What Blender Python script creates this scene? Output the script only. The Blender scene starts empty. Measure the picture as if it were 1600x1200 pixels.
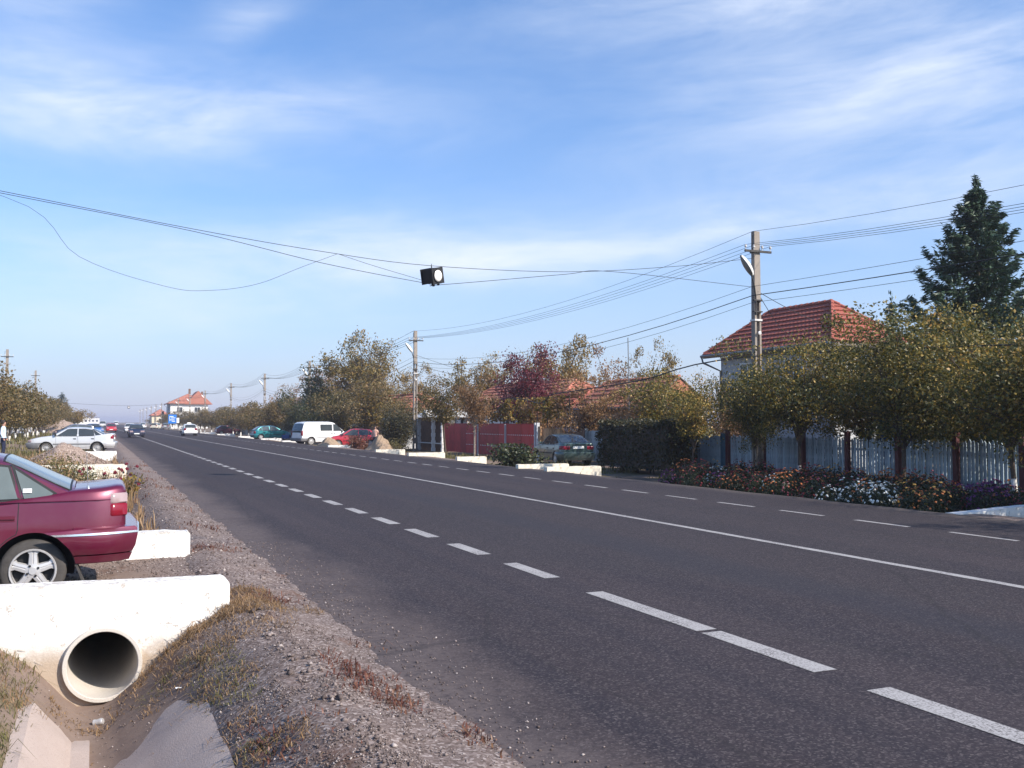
import bpy, bmesh, math, random
import numpy as np
from mathutils import Vector, Matrix, Euler, noise as mnoise

R = math.radians
C = bpy.context.scene.collection
SC = bpy.context.scene

# ------------------------------------------------------------------ camera, sky, sun, exposure
CAM_H = 1.7
cam = bpy.data.cameras.new('camera'); co = bpy.data.objects.new('camera', cam); C.objects.link(co)
cam.sensor_width = 36.0; cam.lens = 36.0 * 1500 / 1600
cam.clip_start = 0.1; cam.clip_end = 6000
co.location = (0, 0, CAM_H); co.rotation_euler = (R(90 + 2.2525), 0, R(-23.4608))
SC.camera = co

SUN = Vector((0.495, -0.641, 0.586)).normalized()
SUN_EL = math.asin(SUN.z); SUN_ROT = math.atan2(SUN.x, SUN.y)
sl = bpy.data.lights.new('sun', 'SUN'); so = bpy.data.objects.new('sun', sl); C.objects.link(so)
sl.energy = 4.9; sl.angle = R(0.53); sl.color = (1.0, 0.90, 0.79)
so.rotation_euler = SUN.to_track_quat('Z', 'Y').to_euler(); so.location = (30, -40, 40)

SC.view_settings.view_transform = 'Standard'; SC.view_settings.look = 'None'
SC.view_settings.exposure = 0.55; SC.view_settings.gamma = 1.0; SC.view_settings.use_curve_mapping = False

world = bpy.data.worlds.new('World'); SC.world = world; world.use_nodes = True
def build_world():
    nt = world.node_tree; N = nt.nodes; L = nt.links; N.clear()
    out = N.new('ShaderNodeOutputWorld'); bg = N.new('ShaderNodeBackground')
    sky = N.new('ShaderNodeTexSky'); sky.sky_type = 'NISHITA'; sky.sun_disc = False
    sky.sun_elevation = SUN_EL; sky.sun_rotation = SUN_ROT
    sky.altitude = 80; sky.air_density = 1.0; sky.dust_density = 1.6; sky.ozone_density = 3.0
    tc = N.new('ShaderNodeTexCoord'); sep = N.new('ShaderNodeSeparateXYZ'); L.new(tc.outputs['Generated'], sep.inputs[0])
    def M(op, a, b=None, c=None, clamp=False):
        n = N.new('ShaderNodeMath'); n.operation = op; n.use_clamp = clamp
        for i, v in enumerate((a, b, c)):
            if v is None: continue
            if isinstance(v, (int, float)): n.inputs[i].default_value = v
            else: L.new(v, n.inputs[i])
        return n.outputs[0]
    az = M('ARCTAN2', sep.outputs[0], sep.outputs[1]); el = M('ARCSINE', sep.outputs[2])
    def noise(sx, sy, tilt, scale, detail, rough, seed, dist=0.0):
        u = M('ADD', M('MULTIPLY', az, sx), M('MULTIPLY', el, -tilt * sx)); v = M('ADD', M('MULTIPLY', el, sy), M('MULTIPLY', az, -tilt * sy * 0.6))
        cb = N.new('ShaderNodeCombineXYZ'); L.new(u, cb.inputs[0]); L.new(v, cb.inputs[1]); cb.inputs[2].default_value = seed
        n = N.new('ShaderNodeTexNoise'); n.inputs['Scale'].default_value = scale; n.inputs['Detail'].default_value = detail
        n.inputs['Roughness'].default_value = rough; n.inputs['Distortion'].default_value = dist
        L.new(cb.outputs[0], n.inputs['Vector']); return n.outputs['Fac']
    n1 = noise(2.0, 6.5, 0.10, 2.1, 6, 0.60, 3.1, 0.5); n2 = noise(4.0, 22.0, 0.10, 2.0, 5, 0.62, 8.2, 0.6); n3 = noise(1.0, 3.0, 0.0, 1.6, 3, 0.5, 1.2)
    wn = noise(3.0, 6.0, 0.0, 1.7, 3, 0.6, 5.5)
    def blob(a0, e0, sa, se, tilt, k):
        a0, e0, sa, se = R(a0), R(e0), R(sa), R(se)
        da = M('SUBTRACT', az, a0)
        de = M('SUBTRACT', M('ADD', el, M('MULTIPLY', M('SUBTRACT', wn, 0.5), R(4.0))), M('ADD', M('MULTIPLY', da, tilt), e0))
        d = M('ADD', M('POWER', M('ABSOLUTE', M('DIVIDE', da, sa)), 2.0), M('POWER', M('ABSOLUTE', M('DIVIDE', de, se)), 2.0))
        return M('MULTIPLY', M('POWER', 2.718, M('MULTIPLY', d, -1.0)), k)
    # wispy cirrus: streaks as they hang over this road (azimuth, elevation in degrees, measured from the road's direction)
    blobs = [(0.0, 17.2, 14, 2.1, 0.02, 1.35), (-3.0, 21.5, 4, 2.0, 0.1, 0.45), (8.0, 22.3, 2.6, 1.0, 0.3, 0.55),
             (41.0, 24.3, 15, 2.5, 0.10, 1.15), (47.0, 18.6, 13, 3.0, 0.08, 1.15), (46.0, 13.0, 12, 2.2, 0.08, 0.7),
             (13.0, 9.8, 15, 2.0, 0.02, 1.0), (2.0, 7.0, 14, 2.4, 0.0, 0.7), (33.0, 10.6, 11, 1.5, 0.08, 0.6),
             (-70, 20, 30, 5, 0.1, 0.8), (95, 22, 30, 6, 0.1, 0.8), (170, 25, 40, 6, 0.0, 0.7), (-140, 30, 35, 7, 0.1, 0.7)]
    acc = None
    for b in blobs:
        x = blob(*b); acc = x if acc is None else M('ADD', acc, x)
    tex = M('ADD', M('MULTIPLY', n1, 1.1), M('MULTIPLY', n2, 0.42))
    streak = M('MULTIPLY', M('SUBTRACT', tex, 0.42, clamp=True), 2.3)
    mask = M('MULTIPLY', acc, streak)
    base = M('MULTIPLY', M('SUBTRACT', M('ADD', M('MULTIPLY', n1, 0.7), M('MULTIPLY', n3, 0.6)), 0.60, clamp=True), 0.45)
    mask = M('MULTIPLY', M('ADD', mask, base), 0.60, clamp=True)
    hz = M('POWER', 2.718, M('MULTIPLY', M('MAXIMUM', el, 0.0), -7.0))            # pale air near the horizon, all the way round
    tint = N.new('ShaderNodeMix'); tint.data_type = 'RGBA'; tint.blend_type = 'MULTIPLY'; tint.inputs[0].default_value = 1.0
    L.new(sky.outputs[0], tint.inputs[6]); tint.inputs[7].default_value = SKY_TINT
    m1 = N.new('ShaderNodeMix'); m1.data_type = 'RGBA'; L.new(M('MULTIPLY', hz, 0.8), m1.inputs[0])
    L.new(tint.outputs[2], m1.inputs[6]); m1.inputs[7].default_value = HORIZON
    m2 = N.new('ShaderNodeMix'); m2.data_type = 'RGBA'; L.new(mask, m2.inputs[0])
    L.new(m1.outputs[2], m2.inputs[6]); m2.inputs[7].default_value = CLOUD
    L.new(m2.outputs[2], bg.inputs['Color']); bg.inputs['Strength'].default_value = SKY_STRENGTH
    L.new(bg.outputs[0], out.inputs['Surface'])
SKY_STRENGTH = 0.088
SKY_TINT = (0.96, 1.38, 1.78, 1); HORIZON = (6.1, 6.1, 7.5, 1); CLOUD = (6.9, 7.6, 8.9, 1)
build_world()

# ------------------------------------------------------------------ helpers
rng = np.random.default_rng(7); rnd = random.Random(7)

def setp(o, label=None, cat=None, group=None, kind=None):
    if label: o['label'] = label
    if cat: o['category'] = cat
    if group: o['group'] = group
    if kind: o['kind'] = kind
    return o

def empty(name, loc=(0, 0, 0), rz=0.0, label=None, cat=None, group=None):
    o = bpy.data.objects.new(name, None); C.objects.link(o); o.location = loc; o.rotation_euler = (0, 0, rz)
    o.empty_display_size = 0.2
    return setp(o, label, cat, group)

def link(name, me, parent=None, loc=None, rz=None, scale=None):
    o = bpy.data.objects.new(name, me); C.objects.link(o)
    if parent is not None: o.parent = parent
    if loc is not None: o.location = loc
    if rz is not None: o.rotation_euler = (0, 0, rz) if not isinstance(rz, tuple) else rz
    if scale is not None: o.scale = scale if isinstance(scale, tuple) else (scale,) * 3
    return o

class MB:
    def __init__(s): s.v = []; s.f = []; s.m = []
    def add(s, vs, fs, mi=0):
        n = len(s.v); s.v += [tuple(map(float, p)) for p in vs]; s.f += [tuple(i + n for i in f) for f in fs]; s.m += [mi] * len(fs); return s
    def box(s, c, d, rot=None, mi=0, taper=1.0):
        x, y, z = d[0] / 2, d[1] / 2, d[2] / 2
        vs = []
        for k in (-1, 1):
            t = taper if k > 0 else 1.0
            vs += [(-x * t, -y * t, k * z), (x * t, -y * t, k * z), (x * t, y * t, k * z), (-x * t, y * t, k * z)]
        if rot is not None:
            E = Euler(rot).to_matrix(); vs = [E @ Vector(p) for p in vs]
        vs = [(p[0] + c[0], p[1] + c[1], p[2] + c[2]) for p in vs]
        return s.add(vs, [(3, 2, 1, 0), (4, 5, 6, 7), (0, 1, 5, 4), (1, 2, 6, 5), (2, 3, 7, 6), (3, 0, 4, 7)], mi)
    def tube(s, pts, rad, n=8, mi=0, cap=True):
        pts = [Vector(p) for p in pts]
        if not hasattr(rad, '__len__'): rad = [rad] * len(pts)
        vs = []; fs = []
        for i, p in enumerate(pts):
            d = (pts[min(i + 1, len(pts) - 1)] - pts[max(i - 1, 0)])
            d = d.normalized() if d.length > 1e-9 else Vector((0, 0, 1))
            a = Vector((0, 0, 1)) if abs(d.z) < 0.9 else Vector((1, 0, 0))
            u = d.cross(a).normalized(); w = d.cross(u)
            for k in range(n):
                t = 2 * math.pi * k / n; vs.append(p + (u * math.cos(t) + w * math.sin(t)) * rad[i])
        for i in range(len(pts) - 1):
            for k in range(n):
                a, b = i * n + k, i * n + (k + 1) % n; fs.append((a, b, b + n, a + n))
        if cap: fs.append(tuple(range(n))[::-1]); fs.append(tuple(range((len(pts) - 1) * n, len(pts) * n)))
        return s.add(vs, fs, mi)
    def lathe(s, prof, n=24, axis='y', c=(0, 0, 0), mi=0):
        vs = []; fs = []; m = len(prof)
        for k in range(n):
            t = 2 * math.pi * k / n
            for r, h in prof:
                if axis == 'y': p = (r * math.cos(t), h, r * math.sin(t))
                elif axis == 'x': p = (h, r * math.cos(t), r * math.sin(t))
                else: p = (r * math.cos(t), r * math.sin(t), h)
                vs.append((p[0] + c[0], p[1] + c[1], p[2] + c[2]))
        for k in range(n):
            for j in range(m - 1):
                a, b = k * m + j, ((k + 1) % n) * m + j; fs.append((a, a + 1, b + 1, b))
        return s.add(vs, fs, mi)
    def grid(s, P, mi=0, flip=False):
        n, m = len(P), len(P[0]); vs = [p for r in P for p in r]; fs = []
        for i in range(n - 1):
            for j in range(m - 1):
                q = (i * m + j, i * m + j + 1, (i + 1) * m + j + 1, (i + 1) * m + j); fs.append(q[::-1] if flip else q)
        return s.add(vs, fs, mi)
    def mesh(s, name, mats, smooth=False, angle=35, fix=True):
        me = bpy.data.meshes.new(name); me.from_pydata(s.v, [], s.f)
        mats = mats if isinstance(mats, (list, tuple)) else [mats]
        for m in mats: me.materials.append(m)
        if len(mats) > 1: me.polygons.foreach_set('material_index', s.m)
        if fix:
            bm = bmesh.new(); bm.from_mesh(me); bmesh.ops.recalc_face_normals(bm, faces=bm.faces); bm.to_mesh(me); bm.free()
        if smooth:
            me.polygons.foreach_set('use_smooth', [True] * len(me.polygons)); me.set_sharp_from_angle(angle=R(angle))
        me.update(); return me
    def build(s, name, mats, parent=None, smooth=False, angle=35, loc=None, rz=None, fix=True):
        return link(name, s.mesh(name, mats, smooth, angle, fix), parent, loc, rz)

def np_mesh(name, V, F, mats, smooth=False, midx=None):
    V = np.asarray(V, dtype=np.float32); F = np.asarray(F, dtype=np.int32); k = F.shape[1]
    me = bpy.data.meshes.new(name); me.vertices.add(len(V)); me.vertices.foreach_set('co', V.ravel())
    me.loops.add(F.size); me.loops.foreach_set('vertex_index', F.ravel())
    me.polygons.add(len(F)); me.polygons.foreach_set('loop_start', np.arange(0, F.size, k, dtype=np.int32))
    mats = mats if isinstance(mats, (list, tuple)) else [mats]
    for m in mats: me.materials.append(m)
    if midx is not None: me.polygons.foreach_set('material_index', np.asarray(midx, dtype=np.int32))
    if smooth: me.polygons.foreach_set('use_smooth', np.ones(len(F), dtype=bool))
    me.update(calc_edges=True); return me

# ------------------------------------------------------------------ materials
def ramp_el(r, pts):
    e = r.color_ramp.elements
    while len(e) > 1: e.remove(e[0])
    e[0].position = pts[0][0]; e[0].color = (*pts[0][1], 1)
    for p, c in pts[1:]:
        x = e.new(p); x.color = (*c, 1)

class NT:
    def __init__(s, name):
        s.mat = bpy.data.materials.new(name); s.mat.use_nodes = True; s.t = s.mat.node_tree; s.N = s.t.nodes; s.L = s.t.links
        s.b = s.N['Principled BSDF']; s.out = s.N['Material Output']
        s.tc = s.N.new('ShaderNodeTexCoord'); s.geo = s.N.new('ShaderNodeNewGeometry')
    def put(s, sock, v):
        if isinstance(v, (int, float, tuple, list)):
            if isinstance(v, (tuple, list)) and len(v) == 3 and sock.type == 'RGBA': v = (*v, 1)
            sock.default_value = v
        else: s.L.new(v, sock)
    def noise(s, scale, detail=4, rough=0.55, vec=None, out='Fac', dist=0.0):
        n = s.N.new('ShaderNodeTexNoise'); n.inputs['Scale'].default_value = scale; n.inputs['Detail'].default_value = detail
        n.inputs['Roughness'].default_value = rough; n.inputs['Distortion'].default_value = dist
        s.L.new(vec if vec is not None else s.tc.outputs['Object'], n.inputs['Vector']); return n.outputs[out]
    def voro(s, scale, feature='F1', out='Distance', vec=None):
        n = s.N.new('ShaderNodeTexVoronoi'); n.feature = feature; n.inputs['Scale'].default_value = scale
        s.L.new(vec if vec is not None else s.tc.outputs['Object'], n.inputs['Vector']); return n.outputs[out]
    def math(s, op, a, b=0.0, clamp=False):
        n = s.N.new('ShaderNodeMath'); n.operation = op; n.use_clamp = clamp; s.put(n.inputs[0], a); s.put(n.inputs[1], b); return n.outputs[0]
    def rng(s, x, a, b, c=0.0, d=1.0):
        n = s.N.new('ShaderNodeMapRange'); s.put(n.inputs[0], x)
        for i, v in enumerate((a, b, c, d)): n.inputs[i + 1].default_value = v
        n.interpolation_type = 'SMOOTHSTEP'; return n.outputs[0]
    def mix(s, f, a, b, mode='MIX'):
        n = s.N.new('ShaderNodeMix'); n.data_type = 'RGBA'; n.blend_type = mode
        s.put(n.inputs[0], f); s.put(n.inputs[6], a); s.put(n.inputs[7], b); return n.outputs[2]
    def ramp(s, f, pts):
        r = s.N.new('ShaderNodeValToRGB'); ramp_el(r, pts); s.put(r.inputs[0], f); return r.outputs[0]
    def xyz(s, v=None):
        n = s.N.new('ShaderNodeSeparateXYZ'); s.L.new(v if v is not None else s.geo.outputs['Position'], n.inputs[0]); return n.outputs
    def scale(s, v, sc):
        n = s.N.new('ShaderNodeMapping'); s.L.new(v, n.inputs['Vector']); n.inputs['Scale'].default_value = sc; return n.outputs[0]
    def bump(s, h, strength=0.3, dist=0.02):
        n = s.N.new('ShaderNodeBump'); n.inputs['Strength'].default_value = strength; n.inputs['Distance'].default_value = dist
        s.put(n.inputs['Height'], h); s.L.new(n.outputs[0], s.b.inputs['Normal'])
    def base(s, c, rough=0.6, metal=0.0, spec=0.5):
        s.put(s.b.inputs['Base Color'], c); s.put(s.b.inputs['Roughness'], rough); s.put(s.b.inputs['Metallic'], metal)
        s.b.inputs['Specular IOR Level'].default_value = spec; return s

def mat_plain(name, c, rough=0.6, metal=0.0, var=0.25, scale=6.0, bump=0.0, bscale=60, spec=0.4, each=0.0):
    m = NT(name); f = m.noise(scale, 5, 0.6)
    if each:                                                                      # every board weathers a little differently
        oi = m.N.new('ShaderNodeObjectInfo'); f = m.math('ADD', f, m.math('MULTIPLY', m.math('SUBTRACT', oi.outputs['Random'], 0.5), each))
    c2 = tuple(x * (1 - var) for x in c); c3 = tuple(min(1, x * (1 + var * 0.7)) for x in c)
    m.base(m.ramp(f, [(0.3, c2), (0.5, c), (0.72, c3)]), rough, metal, spec)
    if bump: m.bump(m.noise(bscale, 4, 0.6), bump, 0.02)
    return m.mat

def mat_leaf(name, cols, trans=0.35, hue=0.0, clump=1.2):
    m = NT(name); f = m.math('ADD', m.math('MULTIPLY', m.geo.outputs['Random Per Island'], 0.62), m.math('MULTIPLY', m.noise(clump, 2, 0.5), 0.6))
    f = m.math('SUBTRACT', f, 0.11)
    oi = m.N.new('ShaderNodeObjectInfo')
    f = m.math('ADD', f, m.math('MULTIPLY', m.math('SUBTRACT', oi.outputs['Random'], 0.5), 0.22))
    col = m.ramp(f, [(i / (len(cols) - 1), c) for i, c in enumerate(cols)])
    m.base(col, 0.5, 0, 0.45)
    t = m.N.new('ShaderNodeBsdfTranslucent'); m.L.new(m.mix(0.5, col, (0.16, 0.14, 0.03), 'MIX') if trans > 0.3 else col, t.inputs[0])
    mx = m.N.new('ShaderNodeMixShader'); mx.inputs[0].default_value = trans
    m.L.new(m.b.outputs[0], mx.inputs[1]); m.L.new(t.outputs[0], mx.inputs[2]); m.L.new(mx.outputs[0], m.out.inputs['Surface'])
    return m.mat

def mat_paint(name, c, metal=0.15, rough=0.38, dust=0.25, dustcol=(0.30, 0.27, 0.24)):
    m = NT(name); z = m.xyz(m.tc.outputs['Object'])[2]
    low = m.rng(z, 0.62, 0.15)                                                     # road dirt sticks to the lower body
    f = m.math('MULTIPLY', m.math('ADD', m.math('MULTIPLY', low, 0.75), 0.25), m.rng(m.noise(5, 5, 0.65), 0.3, 0.75))
    f = m.math('MULTIPLY', f, dust)
    m.base(m.mix(f, c, dustcol), m.math('ADD', rough, m.math('MULTIPLY', f, 0.4)), metal, 0.5)
    m.b.inputs['Coat Weight'].default_value = 0.8; m.put(m.b.inputs['Coat Roughness'], m.math('ADD', 0.06, m.math('MULTIPLY', f, 0.8)))
    return m.mat

def mat_glass(name, c=(0.03, 0.036, 0.038), rough=0.06):
    m = NT(name); m.base(m.mix(m.noise(3, 3), c, tuple(x * 1.8 for x in c)), rough, 0, 0.6); return m.mat

M = {}
def whitewash():
    m = NT('whitewash'); x, y, z = m.xyz(); n = m.noise(9, 6, 0.7); n2 = m.noise(55, 4, 0.6)
    fl = m.math('MULTIPLY', m.rng(n, 0.57, 0.63), m.rng(n2, 0.40, 0.55))
    col = m.mix(m.noise(2.5, 4), (0.68, 0.66, 0.62), (0.80, 0.785, 0.75))
    col = m.mix(m.math('MULTIPLY', fl, 0.8), col, (0.34, 0.29, 0.25))
    drt = m.math('MULTIPLY', m.rng(z, -0.02, -0.32), m.rng(m.math('ADD', m.noise(6, 5, 0.7), m.rng(z, -0.25, -0.6)), 0.2, 0.58))
    col = m.mix(m.math('MULTIPLY', drt, 0.9), col, (0.36, 0.27, 0.19))
    sp = m.math('MULTIPLY', m.rng(z, -0.1, -0.02), m.rng(m.noise(3.0, 6, 0.75, vec=m.scale(m.geo.outputs['Position'], (6, 6, 0.5))), 0.56, 0.72))
    col = m.mix(m.math('MULTIPLY', sp, 0.45), col, (0.45, 0.40, 0.34))              # run-off streaks
    tp = m.math('MULTIPLY', m.rng(z, 0.27, 0.33), m.rng(m.noise(16, 4, 0.7), 0.45, 0.62)); col = m.mix(m.math('MULTIPLY', tp, 0.7), col, (0.33, 0.29, 0.25))
    m.base(col, 0.85, 0, 0.2); m.bump(m.math('ADD', n2, m.math('MULTIPLY', n, 0.8)), 0.35, 0.012); return m.mat
M['whitewash'] = whitewash()
def cream_wash():
    m = NT('cream_whitewash'); n2 = m.noise(30, 4, 0.6)
    col = m.mix(m.rng(m.noise(5, 5, 0.7), 0.5, 0.75), (0.74, 0.68, 0.56), (0.45, 0.38, 0.29))
    m.base(col, 0.9, 0, 0.2); m.bump(n2, 0.3, 0.015); return m.mat
M['cream'] = cream_wash()
def concrete(name, a, b, bump=0.3):
    m = NT(name); n = m.noise(4, 6, 0.65); s = m.noise(90, 3, 0.6)
    col = m.mix(n, a, b); col = m.mix(m.math('MULTIPLY', m.rng(s, 0.55, 0.7), 0.35), col, tuple(x * 0.5 for x in a))
    m.base(col, 0.9, 0, 0.2); m.bump(m.math('ADD', s, n), bump, 0.01); return m.mat
M['concrete'] = concrete('pipe_concrete', (0.46, 0.42, 0.37), (0.60, 0.56, 0.50))
M['pole'] = concrete('pole_concrete', (0.23, 0.195, 0.165), (0.34, 0.295, 0.25))
M['slab'] = concrete('dusty_concrete', (0.36, 0.285, 0.245), (0.47, 0.385, 0.335), 0.45)

def asphalt():
    m = NT('asphalt'); x, y, z = m.xyz(); P = m.geo.outputs['Position']
    fine = m.voro(75, out='Color', vec=P); fx = m.xyz(fine)[0]; fine2 = m.noise(160, 3, 0.7, vec=P)
    big = m.noise(0.35, 5, 0.6, vec=m.scale(P, (1.0, 0.12, 1))); med = m.noise(1.6, 5, 0.6, vec=m.scale(P, (1, 0.35, 1)))
    col = m.mix(m.rng(big, 0.35, 0.68), (0.027, 0.0215, 0.0262), (0.043, 0.0345, 0.040))
    col = m.mix(m.math('MULTIPLY', m.rng(med, 0.5, 0.75), 0.4), col, (0.034, 0.033, 0.038))
    tr = m.noise(1.0, 2, 0.5, vec=m.scale(P, (1.15, 0.010, 1)))                    # long wheel tracks and paver lanes
    col = m.mix(m.rng(tr, 0.42, 0.56), m.mix(0.8, col, (0.021, 0.019, 0.027)), col)
    pt = m.voro(0.16, out='Color', vec=m.scale(P, (1.4, 0.5, 1)))                 # square-ish patches of different age
    col = m.mix(m.math('MULTIPLY', m.rng(m.xyz(pt)[0], 0.72, 0.76), 0.5), col, (0.030, 0.027, 0.031))
    # the stones of the surface: pale, dark and brown chips
    col = m.mix(0.40, col, m.ramp(fx, [(0.0, (0.012, 0.011, 0.012)), (0.5, (0.040, 0.031, 0.034)), (0.85, (0.095, 0.077, 0.076)), (1.0, (0.20, 0.17, 0.16))]))
    # a seam of newer, bluer asphalt along the middle of the near lane and a long joint
    w = m.math('ADD', x, m.math('MULTIPLY', m.math('SUBTRACT', m.noise(0.5, 3, vec=P), 0.5), 0.5))
    band = m.math('MULTIPLY', m.rng(w, 6.1, 6.5), m.rng(w, 7.4, 7.0))
    col = m.mix(m.math('MULTIPLY', band, 0.35), col, (0.030, 0.031, 0.040))
    # dust blown from the verge over the edge
    e = m.math('ADD', x, m.math('MULTIPLY', m.math('SUBTRACT', m.noise(0.8, 5, 0.65, vec=m.scale(P, (1, 0.4, 1))), 0.5), 1.5))
    d = m.math('MULTIPLY', m.rng(e, 2.9, 1.95), m.rng(m.noise(14, 5, 0.7, vec=P), 0.15, 0.6))
    col = m.mix(m.math('MULTIPLY', d, 0.78), col, (0.150, 0.118, 0.108))
    d2 = m.math('MULTIPLY', m.rng(e, 13.7, 14.9), 0.5); col = m.mix(d2, col, (0.13, 0.11, 0.095))
    # tar-sealed cracks
    cr = m.voro(0.33, 'DISTANCE_TO_EDGE', vec=m.N and m.mix(0.15, m.scale(P, (1, 0.35, 1)), m.noise(2.0, 4, out='Color', vec=P)))
    col = m.mix(m.math('MULTIPLY', m.rng(cr, 0.006, 0.002), 0.30), col, (0.018, 0.017, 0.018))
    m.base(col, 0.88, 0, 0.2); m.bump(m.math('ADD', fx, m.math('MULTIPLY', fine2, 0.6)), 0.45, 0.008); return m.mat
M['asphalt'] = asphalt()
def linepaint():
    m = NT('road_paint'); P = m.geo.outputs['Position']; n = m.noise(60, 4, 0.75, vec=P); n2 = m.noise(2.2, 4, vec=P)
    w = m.math('MULTIPLY', m.rng(n, 0.46, 0.60), m.math('ADD', 0.35, m.math('MULTIPLY', m.rng(n2, 0.3, 0.7), 0.7)))
    col = m.mix(w, (0.36, 0.345, 0.335), (0.07, 0.06, 0.06)); m.base(col, 0.8, 0, 0.3); m.bump(n, 0.3, 0.005); return m.mat
M['line'] = linepaint()
def groundmat():
    m = NT('dusty_ground'); x, y, z = m.xyz(); P = m.geo.outputs['Position']
    n = m.noise(0.9, 6, 0.65, vec=P); n2 = m.noise(5, 6, 0.7, vec=P); st = m.voro(58, out='Color', vec=P); sx = m.xyz(st)[0]
    dirt = m.mix(n2, (0.155, 0.108, 0.085), (0.26, 0.195, 0.158))
    grav = m.ramp(sx, [(0, (0.075, 0.057, 0.051)), (0.45, (0.15, 0.115, 0.103)), (0.8, (0.225, 0.18, 0.164)), (1, (0.40, 0.345, 0.32))])
    gm = m.math('MULTIPLY', m.rng(m.math('ADD', x, m.math('MULTIPLY', m.math('SUBTRACT', n, 0.5), 1.2)), 0.45, 0.95), m.rng(x, 16.0, 14.0))
    col = m.mix(m.math('MULTIPLY', gm, 0.8), dirt, grav)
    rust = m.math('MULTIPLY', m.rng(m.noise(1.1, 5, 0.7, vec=m.scale(P, (1.3, 0.6, 1))), 0.56, 0.68), 0.65)
    col = m.mix(m.math('MULTIPLY', rust, m.rng(x, 14, 12)), col, (0.125, 0.064, 0.042))
    grass = m.math('MULTIPLY', m.rng(m.noise(0.6, 5, 0.6, vec=P), 0.44, 0.6), m.math('ADD', m.rng(x, 0.2, -0.6), m.rng(x, 15.5, 16.5), clamp=True))
    gcol = m.mix(n2, (0.07, 0.068, 0.025), (0.19, 0.145, 0.065)); col = m.mix(m.math('MULTIPLY', grass, 0.8), col, gcol)
    # far fields
    far = m.math('MAXIMUM', m.rng(m.math('ABSOLUTE', m.math('SUBTRACT', x, 8)), 24, 40), 0.0)
    col = m.mix(m.math('MULTIPLY', far, 0.8), col, m.mix(n, (0.085, 0.085, 0.035), (0.15, 0.125, 0.06)))
    m.base(col, 0.95, 0, 0.15); m.bump(m.math('ADD', m.math('MULTIPLY', sx, 0.5), n2), 0.4, 0.015); return m.mat
M['ground'] = groundmat()
M['drive'] = groundmat(); M['drive'].name = 'driveway_dirt'
M['stone'] = (lambda m: m.base(m.ramp(m.geo.outputs['Random Per Island'], [(0, (0.075, 0.057, 0.051)), (0.5, (0.155, 0.122, 0.11)), (0.85, (0.235, 0.19, 0.173)), (1, (0.40, 0.35, 0.325))]), 0.9, 0, 0.2).mat)(NT('gravel_stone'))
M['grass_dry'] = mat_leaf('dry_grass_blade', [(0.12, 0.075, 0.032), (0.27, 0.165, 0.075), (0.38, 0.245, 0.13), (0.27, 0.13, 0.062)], 0.3, clump=0.9)
M['grass_green'] = mat_leaf('green_grass_blade', [(0.075, 0.08, 0.02), (0.13, 0.12, 0.035), (0.26, 0.20, 0.085)], 0.3, clump=0.8)
M['weed_red'] = mat_leaf('reddish_weed_leaf', [(0.10, 0.035, 0.022), (0.17, 0.065, 0.04), (0.19, 0.105, 0.05)], 0.25)
M['bark'] = mat_plain('bark', (0.085, 0.065, 0.05), 0.9, var=0.4, scale=14, bump=0.6)
M['bark_pale'] = mat_plain('pale_bark', (0.26, 0.22, 0.18), 0.9, var=0.4, scale=14, bump=0.5)
M['lime'] = mat_plain('limewashed_bark', (0.72, 0.70, 0.65), 0.9, var=0.3, scale=8, bump=0.4)
M['black'] = mat_plain('black_plastic', (0.012, 0.012, 0.013), 0.6, var=0.3)
M['rubber'] = mat_plain('tyre_rubber', (0.055, 0.050, 0.046), 0.85, var=0.35, scale=9, bump=0.2)
M['alloy'] = mat_plain('alloy', (0.50, 0.49, 0.485), 0.38, metal=0.35, var=0.15)
M['steelwheel'] = mat_plain('hubcap', (0.42, 0.41, 0.40), 0.45, metal=0.5, var=0.2)
M['chrome'] = mat_plain('bright_trim', (0.75, 0.75, 0.75), 0.2, metal=0.9, var=0.05)
M['glass'] = mat_glass('car_glass'); M['glass_grey'] = mat_glass('grey_car_glass', (0.085, 0.1, 0.095), 0.08)
M['winglass'] = mat_glass('window_glass', (0.02, 0.025, 0.03), 0.1)
M['lampred'] = mat_plain('red_lamp', (0.19, 0.008, 0.02), 0.2, var=0.1); M['lampclear'] = mat_plain('clear_lamp', (0.34, 0.25, 0.25), 0.15, var=0.1)
M['plate'] = mat_plain('number_plate', (0.75, 0.75, 0.72), 0.5, var=0.05)
M['wire'] = mat_plain('wire', (0.03, 0.03, 0.032), 0.7, var=0.2)
M['iron'] = mat_plain('galvanised_iron', (0.045, 0.043, 0.042), 0.6, metal=0.4, var=0.3)
M['porcelain'] = mat_plain('porcelain', (0.62, 0.60, 0.57), 0.3, var=0.1)
M['lamphead'] = mat_plain('lamp_head', (0.70, 0.69, 0.66), 0.5, var=0.1)
M['lens'] = mat_plain('lamp_lens', (0.78, 0.74, 0.70), 0.12, var=0.12, scale=12)
M['lensgrey'] = mat_plain('lamp_glass', (0.25, 0.25, 0.23), 0.2, var=0.15)
M['wallwhite'] = mat_plain('white_render', (0.72, 0.70, 0.66), 0.9, var=0.12, bump=0.2)
M['wallgrey'] = mat_plain('grey_render', (0.46, 0.47, 0.48), 0.9, var=0.12, bump=0.2)
M['wallcream'] = mat_plain('cream_render', (0.66, 0.56, 0.40), 0.9, var=0.12, bump=0.2)
M['tile'] = (lambda m: (m.base(m.mix(m.rng(m.noise(22, 4, 0.6), 0.4, 0.7), m.mix(m.noise(1.2, 4), (0.33, 0.092, 0.066), (0.42, 0.135, 0.10)), (0.20, 0.065, 0.045)), 0.8, 0, 0.25), m.bump(m.noise(30, 3), 0.3, 0.01), m.mat)[-1])(NT('roof_tile'))
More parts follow.
